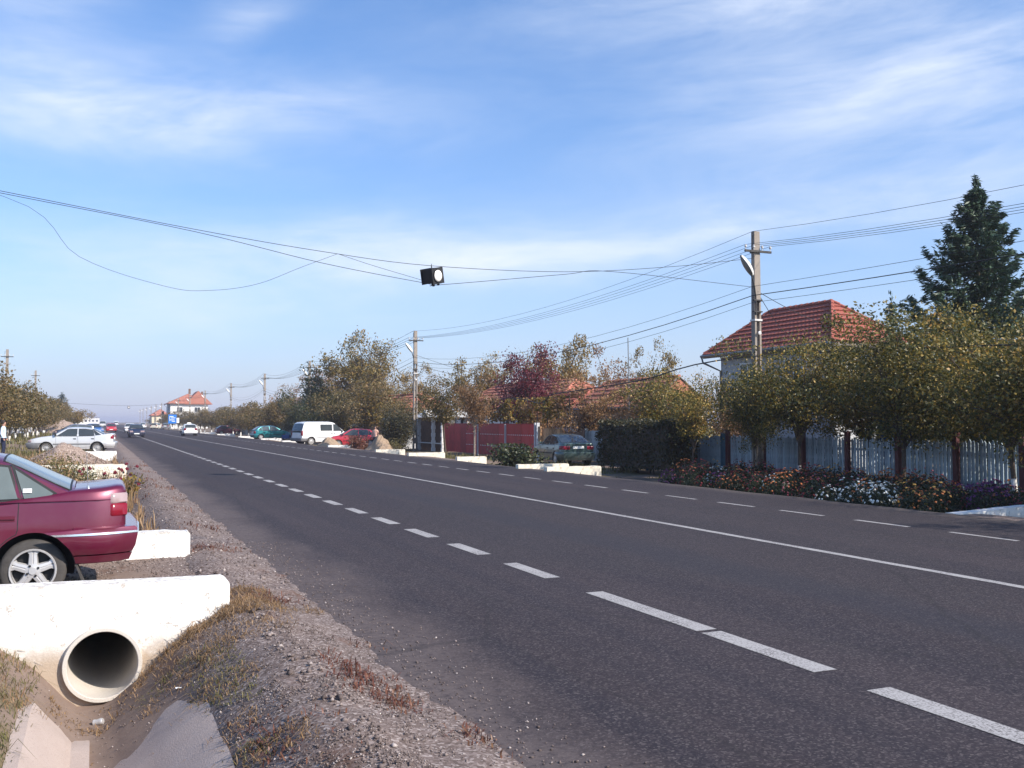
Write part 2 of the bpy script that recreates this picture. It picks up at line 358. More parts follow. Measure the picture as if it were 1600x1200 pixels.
M['tile_old'] = (lambda m: (m.base(m.mix(m.rng(m.noise(16, 4, 0.6), 0.4, 0.7), m.mix(m.noise(0.9, 4), (0.42, 0.14, 0.09), (0.50, 0.21, 0.145)), (0.26, 0.12, 0.085)), 0.85, 0, 0.2), m.mat)[-1])(NT('faded_roof_tile'))
M['fascia'] = mat_plain('fascia', (0.20, 0.17, 0.15), 0.7, var=0.2)
M['gutter'] = mat_plain('zinc_gutter', (0.22, 0.22, 0.22), 0.5, metal=0.4, var=0.2)
M['picket'] = mat_plain('blue_grey_paint', (0.31, 0.38, 0.425), 0.7, var=0.38, scale=4, bump=0.15, each=.4)
M['post_red'] = mat_plain('dark_red_paint', (0.095, 0.022, 0.022), 0.6, var=0.3, scale=5)
M['gate_red'] = mat_plain('red_gate_paint', (0.42, 0.042, 0.042), 0.55, var=0.3, scale=2, each=.35)
M['wood'] = mat_plain('tan_boards', (0.42, 0.25, 0.13), 0.8, var=0.4, scale=4, bump=0.2, each=.5)
M['wood_dark'] = mat_plain('brown_boards', (0.16, 0.09, 0.055), 0.8, var=0.3, scale=4, bump=0.2)
M['greypanel'] = mat_plain('grey_boards', (0.30, 0.32, 0.32), 0.8, var=0.4, scale=4, each=.5)
M['teal_dark'] = mat_plain('dark_blue_paint', (0.035, 0.10, 0.15), 0.6, var=0.2)
M['blue'] = mat_plain('blue_paint', (0.012, 0.05, 0.19), 0.5, var=0.2)
M['signblue'] = mat_plain('sign_blue', (0.01, 0.16, 0.55), 0.4, var=0.05)
M['white'] = mat_plain('white_enamel', (0.8, 0.8, 0.8), 0.5, var=0.05)
M['tan_soil'] = (lambda m: (m.base(m.mix(m.noise(7, 6, 0.7), (0.26, 0.185, 0.125), (0.42, 0.315, 0.225)), 0.95, 0, 0.1), m.bump(m.noise(24, 5, 0.7), 0.9, 0.06), m.mat)[-1])(NT('tan_soil'))
M['pink_gravel'] = (lambda m: (m.base(m.mix(m.xyz(m.voro(26, out='Color'))[0], (0.20, 0.145, 0.115), (0.43, 0.335, 0.28)), 0.95, 0, 0.1), m.bump(m.voro(26), 0.8, 0.04), m.mat)[-1])(NT('pinkish_gravel'))
M['bed_soil'] = mat_plain('bed_soil', (0.05, 0.038, 0.028), 0.95, var=0.4, scale=5, bump=0.6, bscale=25)

LEAF = {
 'fruit': mat_leaf('fruit_tree_leaf', [(0.022, 0.038, 0.010), (0.058, 0.070, 0.016), (0.14, 0.125, 0.027), (0.36, 0.25, 0.05), (0.42, 0.20, 0.052)], 0.26, clump=0.9),
 'orchard': mat_leaf('row_tree_leaf', [(0.05, 0.055, 0.018), (0.115, 0.092, 0.030), (0.20, 0.135, 0.05), (0.26, 0.145, 0.062)], 0.32),
 'acacia': mat_leaf('acacia_leaf', [(0.075, 0.07, 0.02), (0.18, 0.135, 0.038), (0.30, 0.20, 0.06), (0.36, 0.19, 0.07)], 0.32, clump=0.7),
 'brown': mat_leaf('browning_leaf', [(0.085, 0.055, 0.026), (0.20, 0.115, 0.05), (0.30, 0.165, 0.075), (0.25, 0.165, 0.06)], 0.3, clump=0.8),
 'yellow': mat_leaf('yellow_leaf', [(0.10, 0.09, 0.02), (0.22, 0.16, 0.03), (0.30, 0.18, 0.04), (0.26, 0.12, 0.04)], 0.38),
 'plum': mat_leaf('purple_leaf', [(0.05, 0.010, 0.018), (0.11, 0.018, 0.030), (0.18, 0.032, 0.042), (0.20, 0.06, 0.045)], 0.3),
 'dark': mat_leaf('dark_green_leaf', [(0.020, 0.033, 0.012), (0.040, 0.055, 0.020), (0.065, 0.072, 0.026), (0.09, 0.085, 0.03)], 0.25),
 'spruce': mat_leaf('spruce_needle', [(0.020, 0.042, 0.022), (0.042, 0.080, 0.042), (0.075, 0.120, 0.060)], 0.12),
 'hedge': mat_leaf('hedge_leaf', [(0.018, 0.024, 0.009), (0.038, 0.040, 0.015), (0.075, 0.060, 0.022), (0.13, 0.08, 0.03)], 0.25),
 'bed': mat_leaf('bed_leaf', [(0.012, 0.021, 0.008), (0.022, 0.034, 0.012), (0.038, 0.044, 0.016)], 0.25),
}

def road_joint(): pass
# ------------------------------------------------------------------ ground, road, markings
LEFT_DRIVES = [(-4.5, 1.6), (8.9, 12.9), (31.0, 35.2), (48.6, 60.0), (74, 78), (92, 96), (112, 116)]
RIGHT_DRIVES = [(8.0, 13.3), (29.7, 31.9), (40.2, 45.8), (52.6, 64.0), (78, 82), (93, 98), (110, 114)]
LP = ([-6, -3.0, -1.35, -0.75, -0.38, -0.12, 0.1, 0.45, 0.78, 1.08, 1.32, 1.75, 2.2], [0.06, 0.03, 0.0, -0.10, -0.36, -0.66, -0.68, -0.42, -0.12, 0.06, 0.10, 0.015, -0.03])
RP = ([14.2, 14.6, 15.3, 15.9, 16.5, 17.2, 40], [-0.03, -0.012, -0.42, -0.42, -0.24, -0.30, -0.30])
def sm(a, b, x):
    t = min(1, max(0, (x - a) / (b - a))); return t * t * (3 - 2 * t)
def indrive(D, y, pad=0.0): return any(a - pad <= y <= b + pad for a, b in D)
def gh(x, y, fill=True):
    fade = 1 - sm(95, 150, y)
    if x < 2.2:
        z = float(np.interp(x, *LP)) - (.22 * sm(.75, .45, abs(x - .09)) if 8.97 < y < 12.75 else 0); flat = 0.0 if x < 1.6 else z
        if fill and indrive(LEFT_DRIVES, y) and not (8.9 <= y <= 12.9): z = max(z, flat) if x > -1.35 else z
        elif z < -0.02: z = z * (0.25 + 0.75 * fade) * (1.0 if y < 14 else 0.75)
        if y < 14: z += 0.035 * mnoise.noise((x * 2.3, y * 1.7, 0)) + 0.02 * mnoise.noise((x * 7, y * 6, 3)) if x < 1.85 else 0
        elif x < 1.8: z += 0.05 * mnoise.noise((x * 1.3, y * 0.9, 0))
        return z
    if x < 14.2: return -0.03
    z = float(np.interp(x, *RP))
    if fill and indrive(RIGHT_DRIVES, y) and x < 17.2: z = max(z, -0.02 - 0.26 * sm(15, 17.2, x))
    if x > 14.7: z += 0.03 * mnoise.noise((x * 1.2, y * 0.8, 0))
    if x > 17.2: z += -0.3 - z if False else 0
    return z
def build_ground():
    xs = sorted(set([-2500, -900, -300, -120, -50, -25, -14, -9, -6, -4.5] + list(np.round(np.arange(-3.4, 2.21, 0.10), 3)) + [2.6, 3.2, 8, 12, 13.5] +
                    list(np.round(np.arange(14.2, 17.4, 0.2), 3)) + [18, 19, 20, 21, 22, 24, 27, 32, 40, 60, 120, 300, 900, 2500]))
    ys = [-600, -100, -30, -12, -6] + list(np.round(np.arange(-4.5, 14.0, 0.12), 3)) + list(np.round(np.arange(14, 70, 0.5), 3)) + list(np.arange(70, 150, 2.0)) + [160, 180, 210, 250, 300, 380, 500, 800, 1500, 4000]
    extra = []
    for D in (LEFT_DRIVES, RIGHT_DRIVES):
        for a, b in D: extra += [a - 0.03, a + 0.03, b - 0.03, b + 0.03]
    ys = sorted(set(ys + extra)); nx, ny = len(xs), len(ys)
    V = np.array([(x, y, gh(float(x), float(y))) for y in ys for x in xs])
    i = np.arange(ny - 1)[:, None] * nx + np.arange(nx - 1)[None, :]
    F = np.stack([i, i + 1, i + nx + 1, i + nx], -1).reshape(-1, 4)
    link('ground', np_mesh('ground', V, F, M['ground'], smooth=True))['kind'] = 'structure'
build_ground()

def build_road():
    ys = list(np.arange(-30, 60, 0.18)) + list(np.arange(60, 200, 1.0)) + list(np.arange(200, 1600, 40))
    xs_in = [2.6, 4, 6, 8.8, 11, 13, 14.0]; V = []
    for y in ys:
        j = 0.20 * mnoise.noise((y * 0.7, 0, 0)) + 0.12 * mnoise.noise((y * 4.1, 3, 0)) + 0.09 * mnoise.noise((y * 9, 5, 0))
        k = 0.08 * mnoise.noise((y * 0.6, 9, 0)) + 0.05 * mnoise.noise((y * 3, 9, 0))
        row = [1.93 + j - 0.12] + [1.93 + j] + xs_in + [14.55 + k, 14.63 + k]
        for n, x in enumerate(row): V.append((x, y, -0.045 if n in (0, len(row) - 1) else 0.0))
    nx = len(xs_in) + 4; ny = len(ys)
    i = np.arange(ny - 1)[:, None] * nx + np.arange(nx - 1)[None, :]
    F = np.stack([i, i + 1, i + nx + 1, i + nx], -1).reshape(-1, 4)
    r = link('road', np_mesh('road', V, F, M['asphalt'])); r['kind'] = 'structure'
    def strip(name, x0, x1, y0, y1):
        n = max(2, int((y1 - y0) / 0.4)); P = []
        for t in np.linspace(y0, y1, n):
            a, b = 0.008 * rnd.uniform(-1, 1), 0.008 * rnd.uniform(-1, 1); P.append([(x0 + a, t, 0), (x1 + b, t, 0)])
        return MB().grid(P).mesh(name, M['line'])
    dl = [strip('dash_marking', -0.095, 0.095, -0.59, 0.59) for _ in range(4)]; dr = [strip('dash_marking', -0.055, 0.055, -0.6, 0.6) for _ in range(4)]
    centres = [0.0, 2.0, 4.2] if False else []
    L = [(2.2, 1.0), (4.15, 1.0), (5.88, 1.12), (7.57, 1.62)] + [(10.07 + 2.0 * k, 1.0) for k in range(0, 95)]
    for k, (y, s) in enumerate(L): link('dash_marking', dl[k % 4], r, (4.6, y, 0.004), scale=(1, s, 1))
    for k in range(0, 100): link('dash_marking', dr[k % 4], r, (12.1, 0.35 + 2.0 * k, 0.004))
    y = -30.0
    while y < 700:
        n = 26 + 8 * rnd.random() if y < 80 else 60
        link('centre_line', strip('centre_line', -0.065, 0.065, 0, n - (0.12 if y < 80 else 2.5)), r, (8.77, y, 0.004)); y += n
    link('edge_line', strip('edge_line', -0.07, 0.07, 0, 500), r, (4.6, 200, 0.004)); link('edge_line', strip('edge_line', -0.06, 0.06, 0, 500), r, (12.1, 200, 0.004))
    # an old seam across the near shoulder: crumbled edge of an earlier surface
    return r
road = build_road()

# the driveway that bridges the ditch beside the dark red car
def driveway():
    P = []
    for y in np.linspace(9.0, 12.75, 16):
        row = []
        for x in np.linspace(-2.3, 1.75, 18):
            z = 0.025 + 0.02 * mnoise.noise((x * 2, y * 2, 7)) - 0.07 * sm(1.0, 1.75, x) - 0.1 * sm(-1.5, -2.3, x); row.append((x, y, z))
        P.append(row)
    MB().grid(P).build('driveway', M['drive'], smooth=True)['kind'] = 'structure'
driveway()

# ------------------------------------------------------------------ culvert head walls
def headwall_mesh(outline, thick, hole=None, n=56):
    """outline: (x,z) polygon, star-shaped about the hole; extruded along +y."""
    if hole:
        cx, cz, r = hole
        angs = set(np.linspace(-math.pi, math.pi, n, endpoint=False)) | {math.atan2(z - cz, x - cx) for x, z in outline}
        angs = sorted(angs); V = []; m = MB(); inn = []; outp = []
        for a in angs:
            d = (math.cos(a), math.sin(a)); best = None
            for (x0, z0), (x1, z1) in zip(outline, outline[1:] + outline[:1]):
                ex, ez = x1 - x0, z1 - z0; den = d[0] * ez - d[1] * ex
                if abs(den) < 1e-9: continue
                t = ((x0 - cx) * ez - (z0 - cz) * ex) / den; u = ((x0 - cx) * d[1] - (z0 - cz) * d[0]) / den
                if t > 0 and -1e-6 <= u <= 1 + 1e-6 and (best is None or t < best): best = t
            inn.append((cx + r * d[0], cz + r * d[1])); outp.append((cx + best * d[0], cz + best * d[1]))
        k = len(angs); steps = 6
        front = []
        for i in range(k):
            for s in range(steps + 1):
                f = s / steps; x = inn[i][0] * (1 - f) + outp[i][0] * f; z = inn[i][1] * (1 - f) + outp[i][1] * f
                front.append((x, (0.006 * mnoise.noise((x * 6, z * 6, 2)) if s < steps else 0.01), z))
        fs = []
        w = steps + 1
        for i in range(k):
            j = (i + 1) % k
            for s in range(steps): fs.append((i * w + s, i * w + s + 1, j * w + s + 1, j * w + s))
        m.add(front, fs)
        m.add([(x, 0.01, z) for x, z in outp] + [(x, thick, z) for x, z in outp], [(i, (i + 1) % k, (i + 1) % k + k, i + k) for i in range(k)])
        m.add([(x, thick, z) for x, z in outp] + [(x, thick, z) for x, z in inn], [(i, (i + 1) % k, (i + 1) % k + k, i + k) for i in range(k)])
        m.add([(x, 0.0, z) for x, z in inn] + [(x, thick, z) for x, z in inn], [(i, (i + 1) % k, (i + 1) % k + k, i + k) for i in range(k)])
        return m
    k = len(outline); m = MB()
    m.add([(x, 0, z) for x, z in outline] + [(x, thick, z) for x, z in outline], [tuple(range(k))[::-1], tuple(range(k, 2 * k))] + [(i, (i + 1) % k, (i + 1) % k + k, i + k) for i in range(k)])
    return m
def wall_outline(x0, x1, zb, zt0, zt1, r=0.06, rough=0.008, seed=0):
    pts = [(x0, zb), (x1, zb), (x1, zt1 - r)]
    for a in (20, 45, 70): pts.append((x1 - r + r * math.cos(R(a)), zt1 - r + r * math.sin(R(a))))
    n = max(3, int((x1 - x0) / 0.12))
    for i in range(n + 1):
        t = i / n; x = x1 - r - t * (x1 - x0 - r); pts.append((x, zt1 + (zt0 - zt1) * t + rough * mnoise.noise((x * 5, seed, 1))))
    return pts

PIPE = (0.09, -0.335)
cv = empty('culvert', (0, 8.86, 0), 0, 'whitewashed culvert headwall with open concrete pipe mouth in the nearest ditch', 'culvert')
o = wall_outline(-2.3, 1.12, -1.0, 0.37, 0.31)
hw = headwall_mesh(o, 0.27, (PIPE[0], PIPE[1], 0.30)).build('headwall', M['whitewash'], cv, smooth=True, angle=30)
p = MB(); p.lathe([(0.274, -0.045), (0.280, -0.055), (0.306, -0.055), (0.312, -0.045), (0.312, 0.3), (0.312, 4.2), (0.28, 4.2), (0.274, 4.15), (0.274, 2.0), (0.274, -0.045)], 56, 'y', (PIPE[0], 0, PIPE[1]))
p.build('pipe', M['concrete'], cv, smooth=True, angle=40)

def culvert_wall(x0, x1, y, zt, zb, label, mat, group=None, zslope=0.0, th=0.25, rz=0.0, pipe=None):
    t = empty('culvert_wall', ((x0 + x1) / 2, y, 0), rz, label, 'culvert wall', group)
    h = (x1 - x0) / 2
    headwall_mesh(wall_outline(-h, h, zb, zt - zslope, zt, 0.05, 0.015, y), th).build('headwall', mat, t)
    if pipe is not None:
        MB().lathe([(0.13, -0.05), (0.17, -0.05), (0.17, 0.1), (0.13, 0.1), (0.13, -0.05)], 20, 'y', (pipe, 0, -0.12)).build('pipe', M['concrete'], t, smooth=True)
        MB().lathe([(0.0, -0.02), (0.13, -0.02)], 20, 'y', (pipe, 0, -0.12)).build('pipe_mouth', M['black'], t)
    return t
WW = M['whitewash']; CW = M['cream']
culvert_wall(-1.6, 1.11, 12.62, 0.34, -0.9, 'low white wall just behind the bumper of the dark red sedan', WW)
culvert_wall(-1.5, 0.90, 31.0, 0.43, -0.8, 'cream white wall across the ditch behind the rose bush', CW)
culvert_wall(-0.4, 0.95, 48.4, 0.34, -0.7, 'broken white wall by the rear wheel of the silver sedan', WW)
RW = [(14.2, 16.3, 29.7, 0.15, 'long cream wall in front of the green sedan, dark pipe hole at its end', -0.88),
      (14.1, 16.15, 31.9, 0.15, 'thin cream wall right behind the long one by the green sedan', None),
      (14.8, 16.2, 40.2, 0.14, 'cream wall left of the leafy bush at the right kerb', None),
      (14.3, 16.2, 45.8, 0.16, 'cream wall in front of the white pillared porch', None),
      (14.5, 16.2, 52.6, 0.14, 'short cream wall beside the tall tan soil heap', None),
      (14.4, 16.4, 64.2, 0.12, 'white wall at the foot of the bright red hatchback', None),
      (14.5, 16.4, 82.0, 0.12, 'pale wall on the verge between the teal hatchback and the white van', None),
      (14.5, 16.4, 93.2, 0.12, 'white wall under the nose of the teal hatchback', None),
      (14.5, 16.4, 109, 0.12, 'white wall on the verge behind the teal hatchback', None),
      (14.4, 16.6, 128, 0.14, 'far white wall beside the taxi at the right road edge', None),
      (14.4, 16.6, 150, 0.14, 'farthest white wall on the right road edge past the taxi', None)]
for x0, x1, y, zt, lb, pp in RW: culvert_wall(x0, x1, y, zt, -0.6, lb, CW if y < 60 else WW, 'culvert walls along the right verge', pipe=pp)
culvert_wall(14.75, 17.6, 13.2, 0.10, -0.6, 'pale wall in front of the flower bed at the right frame edge', WW, 'culvert walls along the right verge', zslope=.12)

# concrete lining of the nearest ditch
lining = setp(bpy.data.objects.new('ditch_lining', None), kind='structure'); C.objects.link(lining)
def slab(y0, y1, side):
    xs = [-0.46, -0.38, -0.25, -0.12, 0.0] if side < 0 else [-0.02, 0.10, 0.25, 0.42, 0.58, 0.72]
    m = MB(); n = 12; T = []; 
    for i in range(n + 1):
        y = y0 + (y1 - y0) * i / n; row = []
        for k, x in enumerate(xs):
            xe = x + (0.025 * mnoise.noise((y * 2.2, side, 0)) if k == (0 if side < 0 else len(xs) - 1) else 0)
            ye = y + (0.04 * mnoise.noise((x * 5, y0, 4)) if i in (0, n) else 0)
            row.append((xe, ye, float(np.interp(xe, *LP)) + 0.055 - (.05 if (k == 0 if side < 0 else k == len(xs) - 1) else 0) - (.024 * max(0, i - (n - 4)) if y1 > 7 else 0) + 0.012 * mnoise.noise((xe * 3, ye * 1.5, 6)) + 0.006 * mnoise.noise((x * 5, y * 4, 0))))
        T.append(row)
    m.grid(T)
    edge = T[0] + [r[-1] for r in T[1:]] + T[-1][-2::-1] + [r[0] for r in T[-2:0:-1]]
    k = len(edge); m.add(edge + [(a, b, c - 0.09) for a, b, c in edge], [(i, (i + 1) % k, (i + 1) % k + k, i + k) for i in range(k)])
    m.build('concrete_slab', M['slab'], lining, smooth=True, angle=40)
for y0, y1 in ((2.2, 4.25), (4.26, 6.3), (6.31, 8.15)): slab(y0, y1 + 0.02, -1)
for y0, y1 in ((2.3, 4.9), (4.92, 7.6)): slab(y0, y1, 1)
# ------------------------------------------------------------------ vegetation builders
def leaf_quads(P, size, rg, flat=0.0, aspect=0.55, axis=None):
    """diamond leaves at the points P (n x 3)"""
    n = len(P); u = rg.normal(size=(n, 3)); 
    if axis is not None: u = u * 0.6 + axis
    u /= np.linalg.norm(u, axis=1)[:, None] + 1e-9
    w = rg.normal(size=(n, 3)); w[:, 2] *= (1 - flat); w -= u * (w * u).sum(1)[:, None]; w /= np.linalg.norm(w, axis=1)[:, None] + 1e-9
    s = (size * rg.uniform(0.6, 1.35, n))[:, None]
    V = np.stack([P - u * s * 0.5, P + w * s * aspect * 0.5 - u * s * 0.05, P + u * s * 0.5, P - w * s * aspect * 0.5 - u * s * 0.05], 1).reshape(-1, 3)
    return V, np.arange(n * 4).reshape(-1, 4)

def make_tree_mesh(seed, h, rad, trunk_h, leafmat, bark, leaf=0.1, nleaf=6000, nlimb=8, style='vase', clump=0.42, trunk_r=0.09, lime=0.0, open_=0.0, upright=0.55):
    rg = np.random.default_rng(seed); rr = random.Random(seed); t = MB()
    lean = Vector((rr.uniform(-.08, .08), rr.uniform(-.08, .08), 0))
    base = Vector((0, 0, -0.15)); top = Vector((lean.x * trunk_h, lean.y * trunk_h, trunk_h))
    t.tube([base, (0, 0, 0.12), top * 0.5, top], [trunk_r * 1.35, trunk_r * 1.05, trunk_r * 0.9, trunk_r * 0.85], 9)
    if lime: t.m = [1 if max(t.v[i][2] for i in f) < lime + 0.2 else 0 for f in t.f]
    cl = []
    H = h - trunk_h
    for k in range(nlimb):
        a = 2 * math.pi * (k + rr.uniform(-.35, .35)) / nlimb; up = rr.uniform(0.0, 1.0)
        if style == 'vase': e = (rad * (1.0 - 0.55 * up) * rr.uniform(.75, 1.05), H * (0.35 + 0.62 * up) * rr.uniform(.85, 1.03))
        elif style == 'tall': e = (rad * math.sin(math.pi * (0.2 + 0.75 * up)) * rr.uniform(.7, 1.1), H * (0.2 + 0.8 * up))
        else: e = (rad * math.sqrt(max(0.05, 1 - (up * 1.0 - 0.15) ** 2)) * rr.uniform(.75, 1.05), H * (0.22 + 0.75 * up) * rr.uniform(.88, 1.03))
        st = top if style != 'tall' else Vector((lean.x * trunk_h, lean.y * trunk_h, trunk_h * (0.8 + 0.2 * up) + H * max(0, up - .3) * .6))
        end = Vector((top.x + e[0] * math.cos(a), top.y + e[0] * math.sin(a), trunk_h + e[1]))
        mid = st.lerp(end, 0.45) + Vector((rr.uniform(-.1, .1), rr.uniform(-.1, .1), 0.0)) * rad + Vector((-math.cos(a), -math.sin(a), upright * 0.4)) * 0.22 * e[0]
        r0 = trunk_r * rr.uniform(.42, .62)
        t.tube([st - Vector((0, 0, 0.06)), st.lerp(mid, .5) + Vector((0, 0, .05 * e[0])), mid, mid.lerp(end, .55), end], [r0, r0 * .8, r0 * .62, r0 * .35, r0 * .12], 6)
        nb = 7
        for q in range(nb):
            s = 0.28 + 0.72 * (q + rr.random()) / nb; p = (st.lerp(mid, s / .45) if s < .45 else mid.lerp(end, (s - .45) / .55))
            d = Vector((rr.gauss(0, 1), rr.gauss(0, 1), rr.gauss(0.35, .7))).normalized() * rad * rr.uniform(.12, .42) * (1.15 - .4 * s)
            q2 = p + d; t.tube([p, p.lerp(q2, .5) + Vector((0, 0, .03 * rad)), q2], [r0 * .28, r0 * .2, r0 * .06], 4, cap=False); cl.append(q2); cl.append(p.lerp(q2, .55))
        cl.append(end)
    if style == 'tall':
        t.tube([top, (top.x, top.y, trunk_h + H * .5), (top.x, top.y, h)], [trunk_r * .8, trunk_r * .4, trunk_r * .1], 6); cl += [Vector((top.x, top.y, trunk_h + H * f)) for f in (.5, .65, .8, .92, 1.0)]
    cl = np.array([tuple(c) for c in cl]); wgt = rg.gamma(1.6, 1.0, len(cl)) + open_; wgt /= wgt.sum()
    idx = rg.choice(len(cl), nleaf, p=wgt); sc = clump * rad * rg.uniform(.35, 1.0, len(cl))
    d = rg.normal(size=(nleaf, 3)); d[:, 2] *= 0.72; d *= np.minimum(1.0, 1.45 / (np.linalg.norm(d, axis=1)[:, None] + 1e-6))
    P = cl[idx] + d * (sc[idx] * 0.5)[:, None]; P[:, 2] = np.maximum(P[:, 2], trunk_h * .72)
    V, F = leaf_quads(P, leaf, rg, 0.3)
    return t.mesh('trunk', [M[bark], M['lime']] if lime else [M[bark]], True), np_mesh('crown', V, F, LEAF[leafmat])

def place_tree(meshes, x, y, s, rz, label, group=None, z=-0.3, cat='tree', name='tree', sz=None):
    e = empty(name, (x, y, z), rz, label, cat, group); e.scale = (s, s, sz or s)
    link('trunk', meshes[0], e); link('crown', meshes[1], e); return e

T = {}
for k in range(4): T['fruit%d' % k] = make_tree_mesh(11 + k, 5.2, 2.75, 1.42, 'fruit', 'bark', 0.09, 23000, 17, 'vase', 0.40, 0.062, lime=0.55 if k % 2 else 0.0, open_=.6)
T['thin0'] = make_tree_mesh(31, 4.3, 1.6, 1.1, 'fruit', 'bark', 0.09, 6600, 9, 'vase', 0.5, 0.05)
T['thin1'] = make_tree_mesh(32, 4.4, 1.8, 1.1, 'fruit', 'bark', 0.095, 7500, 10, 'vase', 0.5, 0.05)
for k in range(3): T['orchard%d' % k] = make_tree_mesh(41 + k, 5.0, 2.6, 1.2, 'orchard', 'bark', 0.19, 6000, 12, 'round', 0.5, 0.10, lime=0.95, open_=.4)
for k in range(3): T['mid%d' % k] = make_tree_mesh(51 + k, 5.0, 2.5, 0.9, ['orchard', 'dark', 'orchard'][k], 'bark', 0.15, 9500, 13, 'round', 0.5, 0.10, open_=.5)
for k in range(3): T['acacia%d' % k] = make_tree_mesh(61 + k, 9.0, 3.8, 2.4, 'acacia', 'bark', 0.20, 11000, 16, 'round', 0.36, 0.17)
for k in range(2): T['brown%d' % k] = make_tree_mesh(71 + k, 7.0, 2.9, 1.5, 'brown', 'bark', 0.17, 7500, 14, 'round', 0.36, 0.13)
T['yellow0'] = make_tree_mesh(81, 4.0, 2.2, 0.8, 'yellow', 'bark', 0.16, 4600, 11, 'round', 0.5, 0.08)
T['plum0'] = make_tree_mesh(91, 6.4, 2.0, 1.2, 'plum', 'bark', 0.13, 15000, 19, 'round', 0.62, 0.11, open_=1.5)
T['poplar0'] = make_tree_mesh(95, 7.0, 1.4, 1.6, 'acacia', 'bark', 0.17, 3000, 14, 'tall', 0.6, 0.09)
T['pale0'] = make_tree_mesh(97, 5.2, 2.5, 1.2, 'brown', 'bark_pale', 0.14, 6200, 12, 'vase', 0.5, 0.085, open_=.3)
T['darktree0'] = make_tree_mesh(99, 6.0, 2.6, 0.9, 'dark', 'bark', 0.2, 6200, 12, 'round', 0.46, 0.15, open_=.4)
T['far0'] = make_tree_mesh(101, 5.0, 2.4, 1.0, 'orchard', 'bark', 0.34, 1300, 9, 'round', 0.5, 0.12)

T['gate0'] = make_tree_mesh(103, 5.2, 2.1, 1.95, 'brown', 'bark_pale', 0.12, 6000, 11, 'vase', 0.42, 0.075, open_=.3)
T['gate1'] = make_tree_mesh(104, 5.0, 1.9, 1.8, 'orchard', 'bark', 0.12, 6000, 11, 'vase', 0.45, 0.07, open_=.3)

def spruce_mesh(seed, h, rad, n):
    rg = np.random.default_rng(seed); rr = random.Random(seed); t = MB(); t.tube([(0, 0, -.2), (0, 0, h * .5), (0, 0, h)], [.16 * h / 10, .09 * h / 10, .012], 8)
    P = []; A = []; z = 0.8
    while z < h - 0.1:
        f = (z - 0.8) / (h - 0.8); L = rad * (1 - f) ** 1.0 * rr.uniform(.8, 1.1) + .07; nb = int(7 + 5 * (1 - f))
        for b in range(nb):
            a = 2 * math.pi * (b + rr.random()) / nb; Lb = L * rr.uniform(.62, 1.15); up = 0.55 * f - 0.18
            pts = [Vector((math.cos(a) * s * Lb, math.sin(a) * s * Lb, z + Lb * (up * s - 0.30 * math.sin(s * math.pi * .8) + 0.34 * s ** 3))) for s in (0, .35, .7, 1.0)]
            t.tube(pts, [.022, .016, .010, .004], 4, cap=False)
            k = int(22 * Lb) + 9
            for q in range(k):
                s = rr.random() ** .65; i = min(2, int(s * 3)); l = s * 3 - i; p = pts[i].lerp(pts[i + 1], l); side = Vector((-math.sin(a), math.cos(a), 0)) * rr.gauss(0, .14) * Lb * (1.15 - s)
                P.append(tuple(p + side + Vector((0, 0, rr.gauss(-.05, .05))))); d = (Vector((math.cos(a), math.sin(a), 0)) * .9 + side * 2 + Vector((0, 0, rr.uniform(-.5, .25)))); A.append(tuple(d.normalized()))
        z += 0.20 + 0.20 * (1 - f)
    for q in range(60): P.append((rr.gauss(0, .03), rr.gauss(0, .03), h + .35 - rr.random() * 1.3)); A.append((rr.gauss(0, .5), rr.gauss(0, .5), .8))
    P = np.array(P); A = np.array(A); rep = max(1, n // len(P)); P = np.repeat(P, rep, 0) + rg.normal(size=(len(P) * rep, 3)) * .045; A = np.repeat(A, rep, 0)
    V, F = leaf_quads(P, 0.19, rg, 0, 0.24, axis=A * 1.6)
    return t.mesh('trunk', [M['bark']], True), np_mesh('crown', V, F, LEAF['spruce'])
T['spruce0'] = spruce_mesh(5, 10.2, 4.3, 100000); T['spruce1'] = spruce_mesh(6, 6.6, 1.7, 9000)

def bush_mesh(seed, rx, ry, h, leafmat, leaf, n, stems=9):
    rg = np.random.default_rng(seed); rr = random.Random(seed); t = MB(); cl = []
    for k in range(stems):
        a = rr.uniform(0, 6.28); e = Vector((math.cos(a) * rx * rr.uniform(.2, .9), math.sin(a) * ry * rr.uniform(.2, .9), h * rr.uniform(.5, .95)))
        t.tube([(0, 0, -.05), (e.x * .4, e.y * .4, e.z * .55), tuple(e)], [.02, .014, .004], 4, cap=False)
        cl += [e, e * .75, e * .5]
    cl = np.array([tuple(c) for c in cl]); idx = rg.integers(0, len(cl), n); d = rg.normal(size=(n, 3)) * np.array([rx, ry, h]) * .2
    P = cl[idx] + d; P[:, 2] = np.clip(P[:, 2], .02, h * 1.15); V, F = leaf_quads(P, leaf, rg, .2)
    return t.mesh('stems', [M['bark']], True), np_mesh('foliage', V, F, LEAF[leafmat] if leafmat in LEAF else M[leafmat])
def place_bush(meshes, x, y, z, label, group=None, s=1.0, rz=0.0, name='bush', cat='bush'):
    e = empty(name, (x, y, z), rz, label, cat, group); e.scale = (s,) * 3; link('stems', meshes[0], e); link('foliage', meshes[1], e); return e
